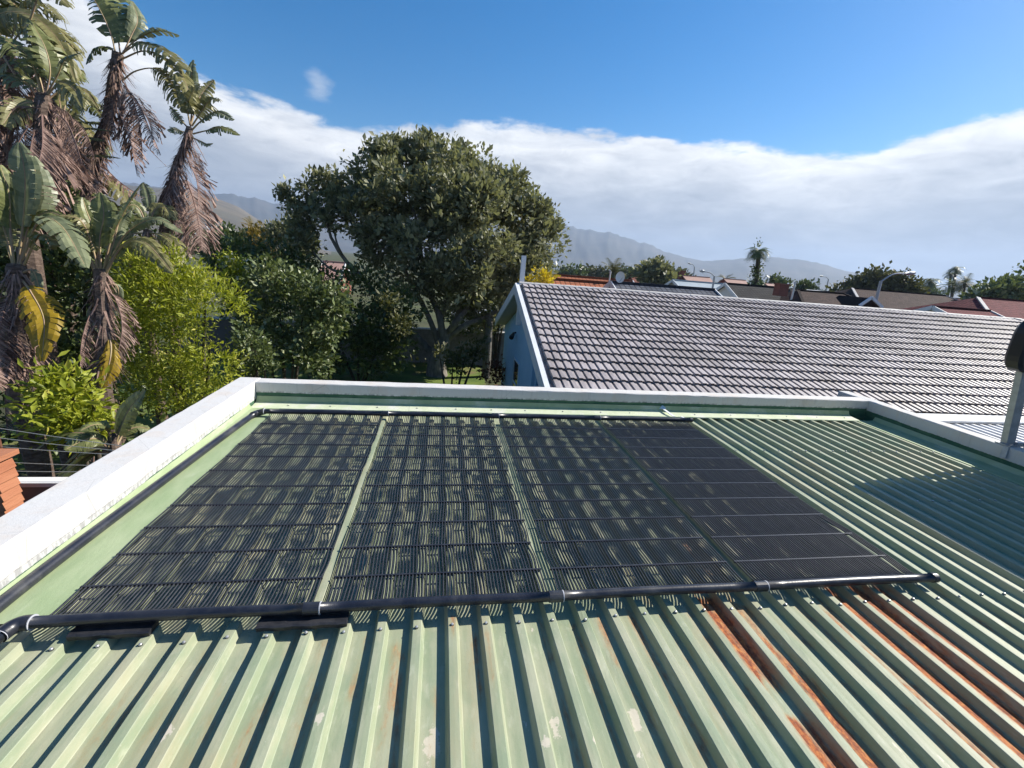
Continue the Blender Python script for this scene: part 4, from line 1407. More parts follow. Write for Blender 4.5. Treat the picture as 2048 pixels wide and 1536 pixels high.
def paddle(parent, pts, hw, kind='green', stalk=0.25, torn=0.5, hang=0.5, nst=18, face=None, seed=0, name='leaf', rib=0.018, sides=(1, 1), sweep=0.35):
    """a banana-like blade on a curved midrib; the blade is split across into ribbons where the wind has torn it"""
    g = random.Random(seed)
    N = 40
    P = catmull(pts, N)
    tot = sum((P[i + 1] - P[i]).length for i in range(N - 1))
    mid = P[N // 2]
    if face is None:
        vd = (CP - parent.location - mid).normalized()
        face = (vd * 0.55 + Vector((g.uniform(-.5, .5), g.uniform(-.4, .4), 0.75))).normalized()
    mb = MB()
    tint = []

    def T(i):
        return (P[min(i + 1, N - 1)] - P[max(i - 1, 0)]).normalized()

    def at(s):
        x = max(0, min(N - 1.001, s * (N - 1)))
        i = int(x)
        return P[i].lerp(P[i + 1], x - i), T(i)

    def width(u):
        return hw * (max(0.0, math.sin(math.pi * min(1, 0.06 + 0.94 * u) ** 0.85)) ** 0.62)

    dead = kind == 'dead'
    for sd in (1, -1):
        if sd == 1 and not sides[0] or sd == -1 and not sides[1]:
            continue
        for k in range(nst):
            u0, u1 = k / nst, (k + 1) / nst
            tornk = g.random() < torn
            gapf = g.uniform(0.05, 0.38) if tornk else 0.0
            hangk = hang * g.uniform(0.5, 1.25) if tornk else hang * 0.45 * (0.9 + 0.2 * g.random())
            lenk = g.uniform(0.72, 1.1) if tornk else 1.0
            if dead:
                lenk = g.uniform(0.65, 1.3)
                gapf = g.uniform(0.55, 0.95)
                hangk = g.uniform(0.1, 0.75)
            tone = max(0, min(1, g.gauss(0.45, 0.36 if dead else 0.25)))
            rows = []
            for q, f_ in enumerate((0.0, 0.35, 0.7, 1.0)):
                pair = []
                for e, u in ((0, u0), (1, u1)):
                    s = stalk + (1 - stalk) * u
                    c, t = at(s)
                    S = t.cross(face)
                    if S.length < 1e-3:
                        S = t.cross(Vector((1, 0, 0)))
                    S = S.normalized() * sd
                    nn = S.cross(t) * sd
                    wdt = width(min(0.985, u)) * lenk
                    um = (u0 + u1) / 2
                    sh = (um - u) * (1 - stalk) * tot * gapf * (f_ ** (0.6 if dead else 1.8))
                    h = hangk * f_ * f_
                    lat = f_ * (1 - 0.35 * h)
                    p = c + S * (wdt * lat) + t * (wdt * sweep * f_ + sh) + Vector((0, 0, -1)) * (wdt * h) + nn * (wdt * 0.16 * math.sin(math.pi * f_) * (0 if dead else 1))
                    p += Vector((g.uniform(-1, 1), g.uniform(-1, 1), g.uniform(-1, 1))) * wdt * (0.09 if dead else 0.03) * f_
                    pair.append(p)
                rows.append(pair)
            vs = [p for pr_ in rows for p in pr_]
            fs = [(2 * q, 2 * q + 1, 2 * q + 3, 2 * q + 2) for q in range(3)]
            mb.add(vs, fs, 0)
            tint += [tone] * len(vs)
    rr = [rib * (1.0 - 0.8 * i / (N - 1)) for i in range(0, N, 2)]
    n0 = len(mb.v)
    mb.tube([P[i] for i in range(0, N, 2)], rr, 5, 1)
    tint += [0.5] * (len(mb.v) - n0)
    mb.att['tint'] = tint
    return mb.build(name, [M['s_' + kind], M['s_deadrib'] if dead else M['s_rib']], parent, smooth=False)


SD = [100]


def strelitzia(label, trunk_px, depth, leaves, trunk_r=0.10):
    b0 = atD(*trunk_px[0], depth)
    root = empty('strelitzia', (b0.x, b0.y, 0), label=label, cat='plant', group='strelitzia plants in the left garden')
    pts = [Vector((0, 0, 0))] + [atD(x, y, depth) - root.location for x, y in trunk_px]
    P = catmull(pts, 26)
    g = random.Random(SD[0])
    mb = MB()
    mb.tube(P, [trunk_r * (1.15 - 0.35 * i / 25) * g.uniform(0.9, 1.12) for i in range(26)], 9)
    nskirt = max(0, len(trunk_px) - 2) * 120
    for q in range(nskirt):
        i = g.randint(8, 24)
        a = g.uniform(0, 6.28)
        d = Vector((math.cos(a), math.sin(a), 0))
        b1 = P[i] + d * trunk_r * 0.85
        ln = g.uniform(0.15, 0.6)
        b2 = b1 + d * ln * g.uniform(0.1, 0.6) - Vector((0, 0, ln * g.uniform(0.2, 1.0)))
        sdv = d.cross(Vector((0, 0, 1))) * g.uniform(0.005, 0.018)
        mb.add([b1 - sdv, b1 + sdv, b2 + sdv * 0.3, b2 - sdv * 0.3], [(0, 1, 2, 3)], 1)
    mb.att['tint'] = [g.random() for _ in mb.v]
    mb.build('trunk', [M['s_trunk'], M['s_dead']], root)
    for lf in leaves:
        pts, hwpx, kind = lf[0], lf[1], lf[2]
        kw = dict(lf[3]) if len(lf) > 3 else {}
        d0 = kw.pop('d', 0.0)
        d1 = kw.pop('d1', d0 + g.uniform(-0.5, 0.3))
        n = len(pts)
        W = [atD(x, y, depth + d0 + (d1 - d0) * i / (n - 1)) - root.location for i, (x, y) in enumerate(pts)]
        SD[0] += 1
        kw.setdefault('seed', SD[0])
        if kind == 'dead':
            kw.setdefault('torn', 1.0); kw.setdefault('hang', 0.7); kw.setdefault('nst', 72); kw.setdefault('sweep', 0.75); kw.setdefault('stalk', 0.12); kw.setdefault('name', 'dead_leaf'); kw.setdefault('sides', g.choice(((1, 0), (0, 1), (0, 1), (1, 1)))); kw.setdefault('rib', 0.012)
        paddle(root, W, hwpx * ((1.15 if kind == 'grey' else 1.3) if kind != 'dead' else g.uniform(0.8, 1.6)) * depth / FPX, kind, **kw)
    return root


up = dict(torn=0.3, hang=0.12, stalk=0.3, sweep=0.25, nst=22)
fe_ = dict(torn=0.8, hang=0.6, nst=18, stalk=0.2)
strelitzia('tallest strelitzia with an arching torn crown and brown skirt against the sky', [(168, 470), (172, 420), (183, 340), (196, 290), (214, 250), (222, 200), (230, 150), (236, 108)], 9.5, [
    ([(232, 112), (222, 70), (200, 20), (172, -25)], 46, 'green', dict(torn=0.8, hang=0.15, stalk=0.2, sides=(1, 0.0), nst=20)),
    ([(240, 105), (234, 60), (226, 20), (214, -25)], 36, 'green', dict(torn=0.7, hang=0.2, stalk=0.2)),
    ([(246, 108), (262, 72), (275, 40), (264, 2)], 15, 'grey', up),
    ([(246, 104), (275, 78), (315, 62), (357, 70)], 15, 'grey', dict(torn=0.5, hang=0.3, stalk=0.3)),
    ([(242, 108), (280, 88), (330, 102), (380, 142)], 22, 'olive', fe_),
    ([(244, 118), (290, 102), (340, 124), (372, 168), (382, 225)], 24, 'olive', dict(torn=0.95, hang=0.6, nst=24, stalk=0.3)),
    ([(246, 160), (272, 142), (312, 138), (345, 168), (362, 215)], 22, 'olive', dict(torn=0.95, hang=0.5, nst=28, stalk=0.45)),
    ([(238, 112), (215, 95), (190, 100), (172, 128)], 14, 'green', fe_),
    ([(243, 160), (262, 190), (280, 250), (286, 320)], 26, 'dead', {}),
    ([(246, 170), (276, 205), (300, 260), (322, 310)], 26, 'dead', {}),
    ([(236, 165), (238, 220), (262, 290), (274, 352)], 24, 'dead', {}),
    ([(240, 170), (228, 200), (226, 240), (238, 285)], 14, 'dead', {}),
    ([(228, 180), (215, 215), (205, 260), (196, 300)], 10, 'dead', {}),
    ([(248, 165), (268, 200), (296, 240), (306, 280)], 18, 'dead', {}),
    ([(235, 232), (262, 255), (300, 300), (335, 335)], 3, 'dead', dict(nst=10)),
    ([(205, 330), (235, 360), (270, 385), (300, 402)], 10, 'dead', dict(nst=16)),
], 0.12)
strelitzia('slender strelitzia with small torn crown left of the hillside gap', [(330, 520), (338, 440), (345, 380), (352, 335), (368, 300), (380, 255)], 9.3, [
    ([(381, 255), (384, 210), (382, 165), (386, 120)], 13, 'grey', up),
    ([(382, 250), (392, 215), (405, 185), (428, 160)], 14, 'olive', dict(torn=0.6, hang=0.4)),
    ([(384, 252), (402, 225), (420, 200), (440, 200)], 16, 'olive', fe_),
    ([(380, 250), (375, 215), (385, 185), (400, 168)], 18, 'olive', fe_),
    ([(384, 260), (405, 240), (435, 225), (468, 240)], 13, 'grey', dict(torn=0.9, hang=0.4)),
    ([(386, 268), (410, 262), (445, 256), (480, 270)], 12, 'green', dict(torn=0.6, hang=0.5, stalk=0.35)),
    ([(378, 258), (362, 240), (350, 225), (340, 212)], 8, 'green', fe_),
    ([(376, 266), (360, 262), (348, 258), (336, 262)], 7, 'green', fe_),
    ([(384, 275), (400, 282), (412, 288), (426, 287)], 5, 'green', fe_),
    ([(366, 300), (380, 330), (394, 365), (396, 420)], 22, 'dead', {}),
    ([(360, 315), (352, 350), (336, 395), (312, 440)], 22, 'dead', {}),
    ([(364, 340), (384, 390), (396, 440), (404, 500)], 24, 'dead', {}),
    ([(356, 350), (358, 400), (368, 450), (378, 515)], 20, 'dead', {}),
    ([(376, 290), (384, 305), (390, 325), (388, 350)], 14, 'dead', {}),
    ([(350, 340), (345, 370), (352, 420), (350, 470)], 16, 'dead', {}),
], 0.085)
strelitzia('leftmost strelitzia with long arching shaggy leaves over a brown dead mass', [(60, 520), (70, 430), (80, 330), (85, 260), (88, 190)], 8.0, [
    ([(30, 150), (-20, 60), (10, 25), (70, 35), (120, 85), (152, 165)], 34, 'olive', dict(torn=0.95, hang=0.8, nst=30, stalk=0.2)),
    ([(86, 195), (60, 120), (20, 85), (-30, 70)], 26, 'green', fe_),
    ([(90, 190), (80, 130), (50, 95), (0, 78), (-40, 85)], 24, 'dead', dict(nst=24)),
    ([(92, 190), (100, 140), (88, 90), (60, 40)], 30, 'green', fe_),
    ([(60, 40), (80, -10), (110, -15), (140, 15)], 20, 'olive', fe_),
    ([(92, 195), (120, 165), (150, 180), (165, 215)], 22, 'olive', fe_),
    ([(94, 200), (130, 178), (168, 180), (198, 218)], 12, 'olive', fe_),
    ([(90, 195), (115, 150), (130, 120), (162, 105)], 16, 'grey', dict(torn=0.7, hang=0.3)),
    ([(84, 200), (50, 165), (15, 150), (-30, 165)], 22, 'green', fe_),
    ([(80, 205), (40, 130), (20, 125), (-15, 150)], 14, 'green', fe_),
    ([(88, 205), (70, 170), (42, 150), (38, 135)], 8, 'green', up),
    ([(82, 215), (50, 230), (20, 280), (10, 350)], 34, 'dead', {}),
    ([(86, 220), (70, 260), (60, 310), (62, 380)], 34, 'dead', {}),
    ([(92, 220), (110, 260), (125, 310), (150, 370)], 34, 'dead', {}),
    ([(94, 215), (130, 240), (150, 280), (165, 330)], 26, 'dead', {}),
    ([(80, 220), (30, 235), (-10, 270), (-30, 330)], 34, 'dead', {}),
    ([(88, 240), (90, 290), (100, 340), (110, 400)], 32, 'dead', {}),
    ([(90, 215), (115, 215), (140, 230), (150, 262)], 18, 'dead', {}),
    ([(84, 215), (60, 205), (30, 215), (5, 250)], 20, 'olive', fe_),
    ([(95, 250), (140, 245), (180, 244), (216, 252)], 8, 'green', dict(torn=1, hang=0.5, nst=24, stalk=0.3, d=1.5)),
    ([(95, 262), (140, 262), (180, 256), (222, 262)], 7, 'green', dict(torn=1, hang=0.5, nst=24, stalk=0.3, d=1.5)),
    ([(98, 280), (140, 282), (180, 276), (212, 282)], 9, 'green', dict(torn=1, hang=0.5, nst=24, stalk=0.3, d=1.5)),
    ([(98, 300), (150, 312), (195, 310), (240, 316)], 9, 'olive', dict(torn=1, hang=0.5, nst=24, stalk=0.3, d=1.5)),
    ([(88, 190), (70, 110), (90, 60), (130, 70), (158, 120)], 26, 'olive', dict(torn=0.95, hang=0.6, nst=26, stalk=0.25, d=0.4)),
    ([(88, 192), (110, 130), (140, 130), (172, 165)], 20, 'green', dict(torn=0.9, hang=0.6, d=0.8)),
    ([(80, 200), (30, 190), (-10, 200), (-40, 240)], 24, 'olive', dict(torn=0.9, hang=0.6, d=0.6)),
    ([(60, 60), (30, 10), (0, -10), (-40, 0)], 26, 'olive', dict(torn=0.9, hang=0.6, d=0.5)),
    ([(88, 230), (120, 280), (140, 330), (190, 380)], 30, 'dead', dict(d=0.6)),
    ([(80, 225), (40, 280), (30, 330), (40, 400)], 34, 'dead', dict(d=0.6)),
    ([(84, 230), (85, 290), (75, 350), (90, 420)], 30, 'dead', dict(d=-0.4)),
    ([(90, 210), (130, 225), (170, 262), (190, 320)], 24, 'dead', dict(d=0.9)),
    ([(80, 215), (20, 215), (-10, 240), (-20, 300)], 30, 'dead', dict(d=-0.3)),
    ([(100, 420), (140, 400), (180, 420), (215, 460)], 22, 'green', dict(torn=0.6, hang=0.5, d=1.0)),
    ([(100, 440), (80, 400), (50, 420), (20, 460)], 22, 'olive', dict(torn=0.6, hang=0.5, d=1.0)),
    ([(110, 430), (130, 380), (150, 370), (190, 390)], 18, 'green', dict(torn=0.6, hang=0.5, d=1.3)),
    ([(110, 450), (150, 450), (200, 470), (240, 500)], 18, 'olive', dict(torn=0.6, hang=0.5, d=1.3)),
], 0.14)
strelitzia('lower strelitzia at the left edge with broad upright grey green paddles', [(40, 760), (42, 680), (36, 590), (32, 530)], 6.6, [
    ([(40, 530), (58, 450), (72, 380), (66, 312)], 27, 'grey', up),
    ([(36, 530), (48, 430), (50, 350), (38, 285)], 24, 'grey', dict(torn=0.3, hang=0.2)),
    ([(28, 530), (20, 450), (18, 390), (0, 330)], 26, 'green', up),
    ([(44, 520), (80, 440), (125, 455), (172, 535)], 27, 'grey', dict(torn=0.35, hang=0.35, stalk=0.3)),
    ([(42, 520), (60, 450), (95, 425), (140, 440)], 18, 'green', fe_),
    ([(30, 540), (5, 470), (-20, 440), (-60, 430)], 24, 'green', fe_),
    ([(48, 530), (72, 480), (90, 470), (118, 490)], 16, 'olive', fe_),
    ([(26, 530), (15, 480), (-5, 420), (-25, 380)], 22, 'olive', dict(torn=0.6)),
    ([(44, 560), (62, 585), (88, 640), (84, 722)], 25, 'yellow', dict(torn=0.5, hang=0.25, stalk=0.2)),
    ([(34, 560), (30, 620), (40, 690), (50, 770)], 26, 'dead', {}),
    ([(46, 590), (60, 640), (70, 700), (72, 790)], 28, 'dead', {}),
    ([(28, 570), (8, 620), (-4, 690), (0, 780)], 26, 'dead', {}),
    ([(40, 640), (52, 700), (62, 760), (88, 840)], 24, 'dead', {}),
    ([(30, 650), (14, 720), (10, 790), (14, 870)], 24, 'dead', {}),
    ([(46, 545), (64, 540), (74, 560), (80, 590)], 8, 'grey', dict(torn=0.3, hang=0.4)),
], 0.13)
strelitzia('lower strelitzia with one intact upright paddle left of the bright shrub', [(205, 780), (212, 700), (206, 610), (202, 540)], 6.9, [
    ([(206, 545), (222, 480), (248, 425), (282, 368)], 25, 'green', up),
    ([(202, 540), (200, 480), (208, 430), (200, 385)], 20, 'green', dict(torn=0.4, hang=0.2)),
    ([(210, 545), (250, 470), (310, 438), (366, 466)], 15, 'grey', dict(torn=0.5, hang=0.45, stalk=0.4)),
    ([(210, 550), (245, 492), (290, 485), (345, 545)], 17, 'olive', dict(torn=0.5, hang=0.5, stalk=0.35)),
    ([(208, 548), (238, 500), (262, 490), (300, 512)], 14, 'green', fe_),
    ([(198, 545), (180, 480), (160, 440), (120, 430)], 17, 'olive', fe_),
    ([(200, 540), (190, 470), (172, 420), (165, 395)], 15, 'green', dict(torn=0.5)),
    ([(198, 550), (170, 500), (140, 480), (95, 495)], 18, 'olive', fe_),
    ([(206, 548), (228, 480), (240, 440), (262, 420)], 13, 'grey', dict(torn=0.4)),
    ([(196, 560), (176, 520), (150, 510), (128, 530)], 14, 'green', fe_),
    ([(212, 580), (232, 600), (244, 660), (226, 745)], 20, 'dead', {}),
    ([(204, 600), (180, 630), (164, 680), (160, 735)], 22, 'dead', {}),
    ([(210, 640), (222, 690), (218, 730), (204, 775)], 16, 'yellow', dict(torn=0.9, hang=0.5)),
    ([(196, 610), (172, 650), (166, 700), (178, 750)], 18, 'dead', {}),
    ([(214, 570), (232, 570), (238, 590), (236, 615)], 7, 'grey', dict(torn=0.2, hang=0.3)),
    ([(196, 600), (178, 620), (186, 640), (196, 665)], 5, 'grey', dict(torn=0.2, hang=0.3)),
    ([(186, 960), (188, 900), (190, 860), (196, 840)], 12, 'dead', dict(hang=0.2, nst=30)),
], 0.12)
strelitzia('young strelitzia with dark broad leaves low beside the white parapet', [(228, 905), (230, 880)], 5.6, [
    ([(228, 900), (240, 860), (258, 820), (290, 780)], 24, 'green', dict(torn=0.1, hang=0.15)),
    ([(230, 900), (245, 872), (270, 855), (300, 858)], 12, 'green', up),
    ([(226, 905), (205, 880), (170, 880), (130, 900)], 16, 'green', dict(torn=0.2, hang=0.3)),
    ([(226, 905), (200, 895), (160, 905), (120, 940)], 18, 'olive', dict(torn=0.2, hang=0.3)),
    ([(226, 910), (190, 905), (150, 930), (110, 960)], 14, 'green', dict(torn=0.1, hang=0.3)),
    ([(228, 905), (180, 870), (120, 870), (70, 900)], 18, 'green', dict(torn=0.2, hang=0.3)),
    ([(228, 905), (215, 860), (190, 850), (160, 862)], 14, 'green', up),
], 0.05)

strelitzia('half hidden strelitzia filling the gap between the tallest and leftmost ones', [(120, 520), (128, 440), (140, 380), (150, 330)], 10.6, [
    ([(150, 335), (140, 280), (150, 230), (175, 215)], 20, 'olive', fe_),
    ([(150, 335), (170, 290), (195, 285), (215, 310)], 18, 'green', fe_),
    ([(148, 335), (120, 290), (90, 280), (60, 300)], 22, 'green', fe_),
    ([(152, 335), (165, 300), (180, 330), (200, 385)], 20, 'dead', {}),
    ([(148, 340), (135, 370), (130, 420), (140, 470)], 26, 'dead', {}),
    ([(152, 345), (165, 390), (170, 430), (185, 480)], 26, 'dead', {}),
    ([(146, 340), (110, 350), (85, 390), (75, 440)], 26, 'dead', {}),
    ([(150, 330), (140, 250), (110, 210), (70, 215)], 24, 'olive', fe_),
    ([(150, 330), (175, 260), (190, 245), (225, 252)], 12, 'green', fe_),
    ([(150, 360), (200, 350), (240, 380), (262, 420)], 20, 'olive', fe_),
    ([(150, 380), (210, 400), (250, 430), (300, 440)], 18, 'green', fe_),
    ([(150, 400), (110, 400), (70, 430), (50, 480)], 24, 'green', fe_),
], 0.12)
strelitzia('dense low strelitzia with tangled dead leaves behind the upright paddle plant', [(285, 560), (290, 500), (296, 460)], 8.8, [
    ([(296, 460), (310, 420), (330, 415), (352, 440)], 16, 'olive', fe_),
    ([(296, 462), (280, 420), (262, 410), (240, 425)], 16, 'green', fe_),
    ([(296, 462), (300, 420), (296, 390), (286, 365)], 12, 'grey', up),
    ([(298, 466), (325, 470), (350, 490), (362, 530)], 16, 'olive', fe_),
    ([(294, 470), (280, 500), (276, 540), (284, 580)], 18, 'dead', {}),
    ([(298, 470), (315, 500), (322, 530), (320, 570)], 18, 'dead', {}),
    ([(292, 466), (260, 470), (238, 500), (228, 540)], 16, 'green', fe_),
], 0.09)

strelitzia('strelitzia at the very left edge whose torn leaves hang over the frame corner', [(-30, 520), (-20, 400), (0, 280), (12, 170), (18, 90)], 8.8, [
    ([(18, 92), (40, 30), (80, 5), (125, 40)], 28, 'olive', dict(torn=0.95, hang=0.8, nst=28)),
    ([(18, 92), (50, 60), (90, 70), (130, 130)], 26, 'green', dict(torn=0.95, hang=0.8, nst=28)),
    ([(16, 92), (10, 40), (30, -10), (70, -25)], 26, 'green', fe_),
    ([(16, 95), (-10, 60), (-40, 70), (-60, 120)], 26, 'olive', fe_),
    ([(20, 98), (45, 95), (70, 120), (84, 170)], 24, 'olive', dict(torn=1, hang=0.7, nst=28)),
    ([(18, 100), (30, 130), (36, 180), (30, 240)], 26, 'dead', {}),
    ([(16, 105), (0, 150), (-6, 200), (6, 260)], 28, 'dead', {}),
    ([(20, 105), (50, 140), (62, 190), (60, 250)], 24, 'dead', {}),
    ([(14, 120), (10, 180), (14, 240), (26, 300)], 28, 'dead', {}),
    ([(18, 110), (60, 130), (95, 170), (105, 230)], 20, 'dead', {}),
    ([(10, 180), (40, 230), (50, 290), (44, 350)], 26, 'dead', {}),
], 0.12)
strelitzia('strelitzia with a low shaggy crown just behind the leftmost arching leaves', [(95, 540), (105, 420), (118, 320), (126, 240)], 9.9, [
    ([(126, 242), (118, 190), (130, 150), (165, 140)], 20, 'olive', fe_),
    ([(126, 242), (150, 205), (180, 205), (205, 235)], 18, 'green', fe_),
    ([(124, 242), (100, 200), (66, 195), (30, 215)], 22, 'olive', fe_),
    ([(126, 240), (132, 180), (120, 130), (95, 110)], 16, 'grey', dict(torn=0.6)),
    ([(128, 246), (150, 240), (178, 262), (196, 300)], 16, 'olive', fe_),
    ([(126, 250), (140, 290), (150, 340), (172, 390)], 26, 'dead', {}),
    ([(122, 250), (104, 290), (98, 340), (96, 400)], 26, 'dead', {}),
    ([(126, 255), (128, 310), (124, 360), (130, 430)], 26, 'dead', {}),
    ([(128, 250), (160, 275), (180, 310), (188, 360)], 22, 'dead', {}),
    ([(120, 300), (90, 330), (70, 380), (64, 430)], 26, 'dead', {}),
], 0.11)

# ------------------------------------------------------------------ the neighbourhood beyond
def roof_rows(name, c1, c2, rowh=0.34, rough=0.7, colw=0.30):
    """far tiled roofs: courses too small to build singly"""
    m, t, b = base_mat(name)
    tcn = t.node('ShaderNodeTexCoord').outputs['UV']
    br = t.node('ShaderNodeTexBrick')
    t.put(br.inputs['Vector'], tcn)
    br.inputs['Scale'].default_value = 1.0
    br.inputs['Brick Width'].default_value = colw
    br.inputs['Row Height'].default_value = rowh
    br.inputs['Mortar Size'].default_value = 0.035
    br.inputs['Mortar Smooth'].default_value = 0.3
    br.offset = 0.0
    t.put(br.inputs['Color1'], c1)
    t.put(br.inputs['Color2'], c2)
    t.put(br.inputs['Mortar'], (c1[0] * 0.35, c1[1] * 0.35, c1[2] * 0.35))
    pos = t.node('ShaderNodeNewGeometry').outputs['Position']
    n = t.noise(pos, 0.9, 5, 0.6)
    c = t.mix(t.math('MULTIPLY', t.range(n, 0.42, 0.7), 0.5), br.outputs['Color'], (c1[0] * 0.6, c1[1] * 0.6, c1[2] * 0.6))
    t.put(b.inputs['Base Color'], c)
    b.inputs['Roughness'].default_value = 0.9
    b.inputs['Specular IOR Level'].default_value = 0.12
    bp = t.node('ShaderNodeBump')
    bp.inputs['Strength'].default_value = 0.6
    bp.inputs['Distance'].default_value = 0.04
    t.put(bp.inputs['Height'], t.math('SUBTRACT', 1.0, br.outputs['Fac']))
    t.l.new(bp.outputs[0], b.inputs['Normal'])
    return m


def quad_uv(o):
    """unit-metre UVs in each face's own plane, rows level"""
    me = o.data
    uv = me.uv_layers.new(name='UVMap')
    for p in me.polygons:
        n = p.normal
        u = Vector((0, 0, 1)).cross(n)
        u = u.normalized() if u.length > 1e-4 else Vector((1, 0, 0))
        v = n.cross(u)
        for li in p.loop_indices:
            c = me.vertices[me.loops[li].vertex_index].co
            uv.data[li].uv = (c.dot(u), c.dot(v))
    return o


M['r_orange'] = roof_rows('orange_tiles', (0.46, 0.17, 0.09), (0.38, 0.15, 0.09))
M['r_blue'] = roof_rows('slate_blue_tiles', (0.085, 0.095, 0.12), (0.15, 0.16, 0.19))
M['r_brown'] = roof_rows('brown_tiles', (0.055, 0.036, 0.032), (0.085, 0.055, 0.048))
M['r_grey'] = roof_rows('dark_grey_tiles', (0.04, 0.04, 0.042), (0.06, 0.06, 0.06))
M['r_red'] = roof_rows('red_tiles', (0.14, 0.032, 0.038), (0.20, 0.05, 0.055))
M['r_pink'] = pmat('pinkish_roof', (0.42, 0.26, 0.21), (0.36, 0.22, 0.18), 0.6, 0.8)
M['r_pale'] = pmat('pale_blue_roof_sheet', (0.36, 0.42, 0.46), (0.30, 0.36, 0.40), 0.6, 0.55)
M['brick_red'] = pmat('red_brick', (0.24, 0.085, 0.06), (0.19, 0.07, 0.05), 2, 0.9)
M['w_white'] = pmat('white_house_wall', (0.74, 0.73, 0.70), (0.66, 0.65, 0.62), 0.7, 0.85)
M['w_grey'] = pmat('grey_house_wall', (0.42, 0.43, 0.42), (0.36, 0.37, 0.36), 0.7, 0.85)
M['w_cream'] = pmat('cream_house_wall', (0.50, 0.46, 0.38), rough=0.85)


def gable_house(label, c, yaw, L, Wd, eave, ridge, roof, wallm, hip=0.0, over=0.4, trim=True, chimney=None, windows=(), name='house', group=None):
    """c: plan centre; ridge runs along local x; hip: how far the ridge ends are pulled in"""
    root = empty(name, (c[0], c[1], 0), yaw, label=label, cat='house', group=group)
    z0 = c[2] if len(c) > 2 else 0
    root.location.z = z0
    a, b = L / 2, Wd / 2
    mb = MB()
    mb.box(-a, a, -b, b, 0, eave)
    if not hip:
        for s in (-1, 1):
            mb.add([(s * a, -b, eave), (s * a, b, eave), (s * a, 0, ridge - 0.06)], [(0, 1, 2)])
    mb.build('wall', wallm, root)
    ao, bo = a + (over if hip else over * 0.6), b + over
    drop = (ridge - eave) * over / b
    ze = eave - drop + 0.05
    ra = a - hip if hip else ao
    th = 0.12
    mb = MB()
    top = [(-ao, -bo, ze), (ao, -bo, ze), (ao, bo, ze), (-ao, bo, ze), (-ra, 0, ridge), (ra, 0, ridge)]
    low = [(x, y, z - th) for x, y, z in top]
    fcs = [(0, 1, 5, 4), (2, 3, 4, 5)]
    if hip:
        fcs += [(1, 2, 5), (3, 0, 4)]
    fcs += [(6, 10, 11, 7), (8, 11, 10, 9), (0, 6, 7, 1), (2, 8, 9, 3)]
    fcs += [(1, 7, 8, 2), (3, 9, 6, 0)] if hip else [(1, 7, 11, 5), (5, 11, 8, 2), (3, 9, 10, 4), (4, 10, 6, 0)]
    mb.add(top + low, fcs)
    rf = quad_uv(mb.build('roof', roof, root))
    MB().beam((-ra, 0, ridge + 0.03), (ra, 0, ridge + 0.03), 0.28, 0.12).build('ridge_cap', roof, rf)
    if hip:
        for sx, sy in ((1, -1), (-1, -1)):
            MB().beam((sx * ra, 0, ridge + 0.02), (sx * ao, sy * bo, ze + 0.05), 0.22, 0.10).build('hip_cap', M['ridge'] if trim else roof, rf)
    elif trim:
        for s in (-1, 1):
            for q in (-1, 1):
                MB().beam((s * (ao + 0.02), 0, ridge - 0.06), (s * (ao + 0.02), q * bo, ze - 0.06), 0.06, 0.28, up=(0, 0, 1)).build('bargeboard', M['fascia'], rf)
    if chimney:
        x, y, h = chimney
        ch = MB()
        zb = ridge - abs(y) / b * (ridge - eave) - 0.4
        ch.box(x - 0.45, x + 0.45, y - 0.35, y + 0.35, zb, ridge + h)
        ch.box(x - 0.52, x + 0.52, y - 0.42, y + 0.42, ridge + h + 0.002, ridge + h + 0.12)
        ch.build('chimney', M['brick_red'], rf)
    for x, z, ww, hh in windows:
        wf_ = MB()
        y = -b - 0.02
        wf_.box(x - ww / 2, x + ww / 2, y - 0.03, y + 0.01, z, z + 0.07)
        wf_.box(x - ww / 2, x + ww / 2, y - 0.03, y + 0.01, z + hh - 0.07, z + hh)
        wf_.box(x - ww / 2, x - ww / 2 + 0.07, y - 0.03, y + 0.01, z + 0.07, z + hh - 0.07)
        wf_.box(x + ww / 2 - 0.07, x + ww / 2, y - 0.03, y + 0.01, z + 0.07, z + hh - 0.07)
        w_ = wf_.build('window', M['win_frame'], root)
        MB().box(x - ww / 2 + 0.07, x + ww / 2 - 0.07, y - 0.005, y + 0.005, z + 0.07, z + hh - 0.07).build('pane', M['glass'], w_)
    return root


def ridge_house(label, pa, pb, Y, Wd, roof, wallm, z_over=None, back=None, **kw):
    """place a house by the two ends of its ridge as they stand at plan depth Y"""
    A = atY(*pa, Y)
    B = atY(*pb, Y if back is None else back)
    rz = (A.z + B.z) / 2 if z_over is None else z_over
    c = ((A.x + B.x) / 2, (A.y + B.y) / 2)
    yaw = math.atan2(B.y - A.y, B.x - A.x)
    L = math.hypot(B.x - A.x, B.y - A.y)
    hip = kw.get('hip', 0)
    return gable_house(label, c, yaw, L + 2 * hip - 0.3, Wd, rz - kw.pop('rise', 1.6), rz, roof, wallm, **kw)


